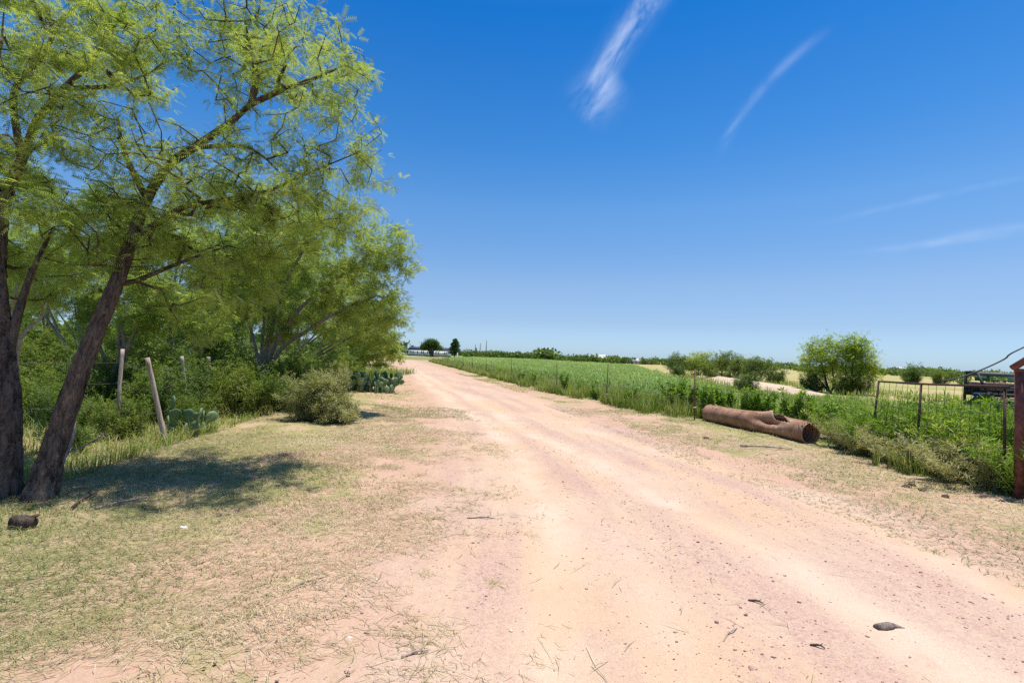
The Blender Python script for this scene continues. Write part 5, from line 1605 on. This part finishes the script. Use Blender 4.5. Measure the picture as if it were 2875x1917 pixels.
# a few tufts left standing on the bare earth
tf = []
for q in range(34):
    yy = 1.7 + 7 * rng.random() ** 1.4; xx = road_l(yy) + 0.9 - rng.random() * 4.0
    m = rng.integers(14, 46); a = rng.normal(size=(m, 2)) * rng.uniform(0.02, 0.06)
    P_ = np.stack([xx + a[:, 0], yy + a[:, 1]], -1)
    tf.append(blades(np.concatenate([P_, ground_z(P_[:, 0], P_[:, 1])[:, None]], -1), rng.uniform(0.02, 0.06, m), 0.0035, rng, 3.2, np.clip(rng.normal(0.78, 0.15, m), 0, 1)))
stuff('short_grass', [g1] + tf, GRASS, 'short mown grass in patches on both verges', 'grass')

# gravel
def stone_template(seed):
    r = np.random.default_rng(seed)
    V = np.array([[1, 0, 0], [0, 1, 0], [-1, 0, 0], [0, -1, 0], [0, 0, 0.7], [0, 0, -0.4]], float) * r.uniform(0.7, 1.25, (6, 1))
    return V, np.array([[0, 1, 4], [1, 2, 4], [2, 3, 4], [3, 0, 4], [1, 0, 5], [2, 1, 5], [3, 2, 5], [0, 3, 5]])


def stone_mat():
    m, t = make_mat('gravel_stone')
    c = t.ramp(t.attr('tone').outputs['Fac'], [(0.0, (0.22, 0.12, 0.09)), (0.3, (0.37, 0.22, 0.17)), (0.75, (0.50, 0.35, 0.29)), (0.93, (0.62, 0.50, 0.43)), (1.0, (0.78, 0.75, 0.71))])
    t.out(t.n('ShaderNodeBsdfPrincipled', {'Base Color': c, 'Roughness': 0.9, 'Specular IOR Level': 0.2}).outputs[0])
    return m


STONE = stone_mat()
lst = []
for k in range(4):
    n = 9500
    y = 1.4 + 13 * rng.random(n) ** 1.8; x = road_l(y) - 0.8 + rng.random(n) * (road_r(y) - road_l(y) + 1.4)
    _, u = road_coords(x, y)
    p = np.stack([x, y], -1)
    pr_ = (0.35 + 0.65 * np.exp(-((u - 0.47) / 0.07) ** 2) + 0.5 * np.exp(-((u - 0.78) / 0.06) ** 2) + 0.9 * np.exp(-((u - 1.0) / 0.05) ** 2)) * (1 - 0.75 * track_mask(x, y))
    keep = (rng.random(n) < pr_ * (0.3 + fbm(p, 1.1, 61))) & (np.abs(x) < y * 1.12 + 0.3); x, y = x[keep], y[keep]
    n = len(x)
    sz = np.clip(rng.lognormal(-5.35, 0.5, n), 0.0025, 0.018)
    V, F, A = scatter(*stone_template(k), np.stack([x, y, ground_z(x, y) + 0.012 + sz * 0.15], -1), np.array([rotz(a) for a in rng.uniform(0, 6.28, n)]), np.stack([sz, sz * rng.uniform(0.6, 1, n), sz * rng.uniform(0.5, 0.9, n)], -1), np.clip(rng.normal(0.45, 0.27, n), 0, 1))
    lst.append((V, F, A))
stuff('road_gravel', lst, STONE, 'loose pink and brown gravel lying on the road', 'gravel')

# single stones, sticks and lumps
def rock(name, loc, size, label, mat, cat='stone', seed=0, group=None):
    r = np.random.default_rng(seed)
    nu, nv = 12, 8
    V = []
    for j in range(nv + 1):
        for i in range(nu):
            ph, a = math.pi * j / nv, 2 * math.pi * i / nu
            V.append([math.sin(ph) * math.cos(a), math.sin(ph) * math.sin(a), math.cos(ph)])
    V = np.array(V); V *= (0.7 + 0.6 * vnoise(V + seed, 1.7, seed))[:, None]; V *= np.array(size)
    F = [[j * nu + i, (j + 1) * nu + i, (j + 1) * nu + (i + 1) % nu, j * nu + (i + 1) % nu] for j in range(nv) for i in range(nu)]
    o = link(name, raw_mesh(name, V, np.array(F), None, False), mat)
    o.location = (loc[0], loc[1], float(ground_z(loc[0], loc[1])) + size[2] * 0.45)
    return tag(o, label, cat, group)


PALE = plain_mat('pale_stone', (0.55, 0.47, 0.40), (0.70, 0.63, 0.56), 30, 0.9)
PINKR = plain_mat('pinkish_rock', (0.36, 0.22, 0.17), (0.48, 0.33, 0.27), 12, 0.9, bump=0.4)
DUNG = plain_mat('dried_dung', (0.07, 0.045, 0.03), (0.14, 0.095, 0.06), 30, 0.95, bump=0.6)
for k, (x, y, s, lab, mt) in enumerate(((980, 1795, 0.016, 'white pebble in the straw near the left road edge', PALE), (1185, 1524, 0.014, 'small white stone on bare pink earth by the road', PALE), (2110, 1880, 0.022, 'pale cracked stone among the gravel ridge of the road', PINKR),
                                  (1280, 1662, 0.017, 'reddish pebble lying on the pink gravel shoulder', PINKR), (2035, 1156, 0.13, 'rounded pinkish boulder behind the rusty culvert pipe', PINKR), (1960, 1584, 0.018, 'dark little stone in the middle gravel strip', DUNG),
                                  (1350, 1049, 0.10, 'grey stone at the foot of the far fence posts', PALE), (1340, 1045, 0.09, 'flat pale stone among the fence grass', PALE), (2320, 1750, 0.016, 'pinkish pebble beside the weathered wood chunk', PINKR))):
    rock('stone', gp(x, y), (s, s * 0.8, s * 0.7), lab, mt, 'stone', 200 + k)
for k, (x, y, s) in enumerate(((2545, 1365, 0.055), (2560, 1360, 0.045), (2590, 1375, 0.05), (2655, 1397, 0.05))):
    rock('dung_clump', gp(x, y), (s, s * 0.8, s * 0.5), 'dark dried dung clump on the mown verge below the gate', DUNG, 'dung', 220 + k, 'dung clumps on the verge')
# weathered wood chunk on the road
c = gp(2492, 1757); z = float(ground_z(c[0], c[1])) + 0.03
wc = thing('wood_chunk', (c[0], c[1], z), 'short weathered broken wood chunk lying on the gravel road', 'wood')
mb = MB(); mb.tube([(-0.085, -0.02, -0.006), (-0.03, -0.004, -0.004), (0.02, 0.006, -0.002), (0.05, 0.014, -0.004)], [0.020, 0.023, 0.021, 0.012], 10, True, bark_wob(0.16, 4)); mb.build('log', BARK_GREY, wc, True)
mb = MB(); mb.tube([(0.03, 0.01, -0.006), (0.07, 0.012, -0.010), (0.105, 0.002, -0.014)], [0.014, 0.011, 0.004], 7); mb.build('splinter', WOOD, wc, True)
c = gp(62, 1488)
lg = thing('log', (c[0], c[1], float(ground_z(c[0], c[1])) + 0.045), 'short dark rotten log below the two big mesquite trunks', 'log')
mb = MB(); mb.tube([(-0.08, 0, 0), (0.0, 0.01, 0.01), (0.08, 0.0, 0)], [0.05, 0.058, 0.045], 11, True, bark_wob(0.14, 9)); mb.build('wood', BARK, lg, True)
mb = MB(); mb.tube([(0.04, 0.0, 0.03), (0.10, 0.03, 0.06)], [0.02, 0.01], 6); mb.build('broken_stub', BARK, lg, True)
# pieces of bark and chips near the pipe
c = gp(1982, 1228); rock('wood_chip', c, (0.07, 0.035, 0.025), 'brown bark chip on the verge before the culvert pipe', BARK, 'wood', 231)
c = gp(515, 1481); rock('litter', c, (0.035, 0.02, 0.012), 'scrap of white litter in the straw past the tree shade', WHITE, 'litter', 233)
# sticks
rng = np.random.default_rng(170)
def stick(x, y, L, ang, r, label, mat=WOOD, group=None, fork=True):
    c = gp(x, y)
    a = math.radians(ang)
    d = np.array([math.cos(a), math.sin(a), 0]); s = np.array([-d[1], d[0], 0])
    P = np.array([-d * L / 2, s * L * 0.05 + [0, 0, 0.01], d * L * 0.2 - s * L * 0.02 + [0, 0, 0.014], d * L / 2 + [0, 0, 0.004]])
    P, R = resample(P, [r, r, r * 0.8, r * 0.5], L / 8)
    o = thing('stick', (c[0], c[1], float(ground_z(c[0], c[1])) + r + 0.008), label, 'stick', group)
    mb = MB(); mb.tube(P, R, 6, True, bark_wob(0.08, int(L * 1000))); mb.build('shaft', mat, o, True)
    if fork:
        mb = MB(); mb.tube([P[5], P[5] + d * L * 0.15 + s * L * 0.12 + [0, 0, 0.012]], [r * 0.6, r * 0.25], 5); mb.build('twig', mat, o, True)


stick(1350, 1461, 0.26, 5, 0.006, 'thin dark stick lying on bare earth at the road edge', BARK_GREY)
stick(340, 1420, 0.42, 60, 0.012, 'grey stick leaning in the straw at the edge of the tree shade')
stick(240, 1412, 0.5, 110, 0.012, 'dark broken branch in the shade beside the leaning trunk', BARK)
stick(860, 1640, 0.30, 50, 0.005, 'thin reddish twig on the straw of the left verge', BARK_GREY)
stick(1165, 1845, 0.14, 25, 0.006, 'short bleached stick among the straw at the left road edge')
stick(2122, 1695, 0.09, -30, 0.006, 'small black stick on the gravel road', BARK)
stick(2295, 1820, 0.07, -30, 0.006, 'stub of grey twig on the road below the wood chunk', BARK)
stick(2150, 1258, 0.9, -12, 0.02, 'long bleached branch on the ground along the crushed pipe')
stick(2050, 1790, 0.20, 45, 0.004, 'pale dry stalk lying across the pink gravel', WOOD, fork=False)
# driftwood pile at the pipe mouth
dp = thing('brush_pile', gp(2310, 1238) * np.array([1, 1, 0]), 'heap of grey dead branches at the open mouth of the culvert pipe', 'brush pile')
for k in range(16):
    a = rng.uniform(0, 6.28); L = rng.uniform(0.35, 0.8)
    d = np.array([math.cos(a), math.sin(a) * 0.7, rng.uniform(-0.05, 0.35)])
    c = np.array([rng.normal() * 0.14, rng.normal() * 0.12, 0.05 + rng.random() * 0.10])
    P, R = resample([c - d * L / 2 * [1, 1, 0], c + rng.normal(size=3) * 0.03, c + d * L / 2], [0.016, 0.012, 0.004], 0.08)
    P[:, 2] = np.maximum(P[:, 2], 0.012)
    mb = MB(); mb.tube(P, R, 5); mb.build('branch', BARK_GREY if k % 2 else WOOD, dp, True)
# bare dead branches in front of the thicket
ds = thing('dead_sapling', gp(165, 1350) * np.array([1, 1, 0]) + np.array([0.15, 0.6, 0]), 'pale leafless forked sapling growing beside the leaning trunk', 'sapling')
o_ = np.array(ds.location)
for k, (P_, R_) in enumerate((([at(180, 1350, 5.6), at(175, 1300, 5.6), at(205, 1230, 5.7), at(212, 1150, 5.8), at(225, 1080, 5.9)], [0.02, 0.018, 0.016, 0.014, 0.008]), ([at(178, 1290, 5.6), at(160, 1320, 5.55), at(148, 1350, 5.5)], [0.014, 0.012, 0.008]), ([at(190, 1270, 5.65), at(240, 1250, 5.6), at(300, 1215, 5.6)], [0.012, 0.009, 0.004]))):
    P, R = resample(P_, R_, 0.08); mb = MB(); mb.tube(P - o_, R, 7); mb.build('stem' if k == 0 else 'twig', WOOD, ds, True)
ds2 = thing('dead_branch', at(50, 1050, 5.35) , 'bleached bare branch forking up beside the upright mesquite trunk', 'branch')
o_ = np.array(ds2.location)
for P_, R_ in (([at(35, 1180, 5.2), at(45, 1060, 5.3), at(48, 980, 5.4), at(70, 930, 5.5), at(110, 900, 5.6), at(130, 850, 5.7)], [0.026, 0.026, 0.022, 0.018, 0.015, 0.006]), ([at(48, 1000, 5.38), at(38, 900, 5.5), at(50, 800, 5.6), at(95, 740, 5.8)], [0.02, 0.018, 0.012, 0.005])):
    P, R = resample(P_, R_, 0.08); mb = MB(); mb.tube(P - o_, R, 7); mb.build('limb', WOOD, ds2, True)
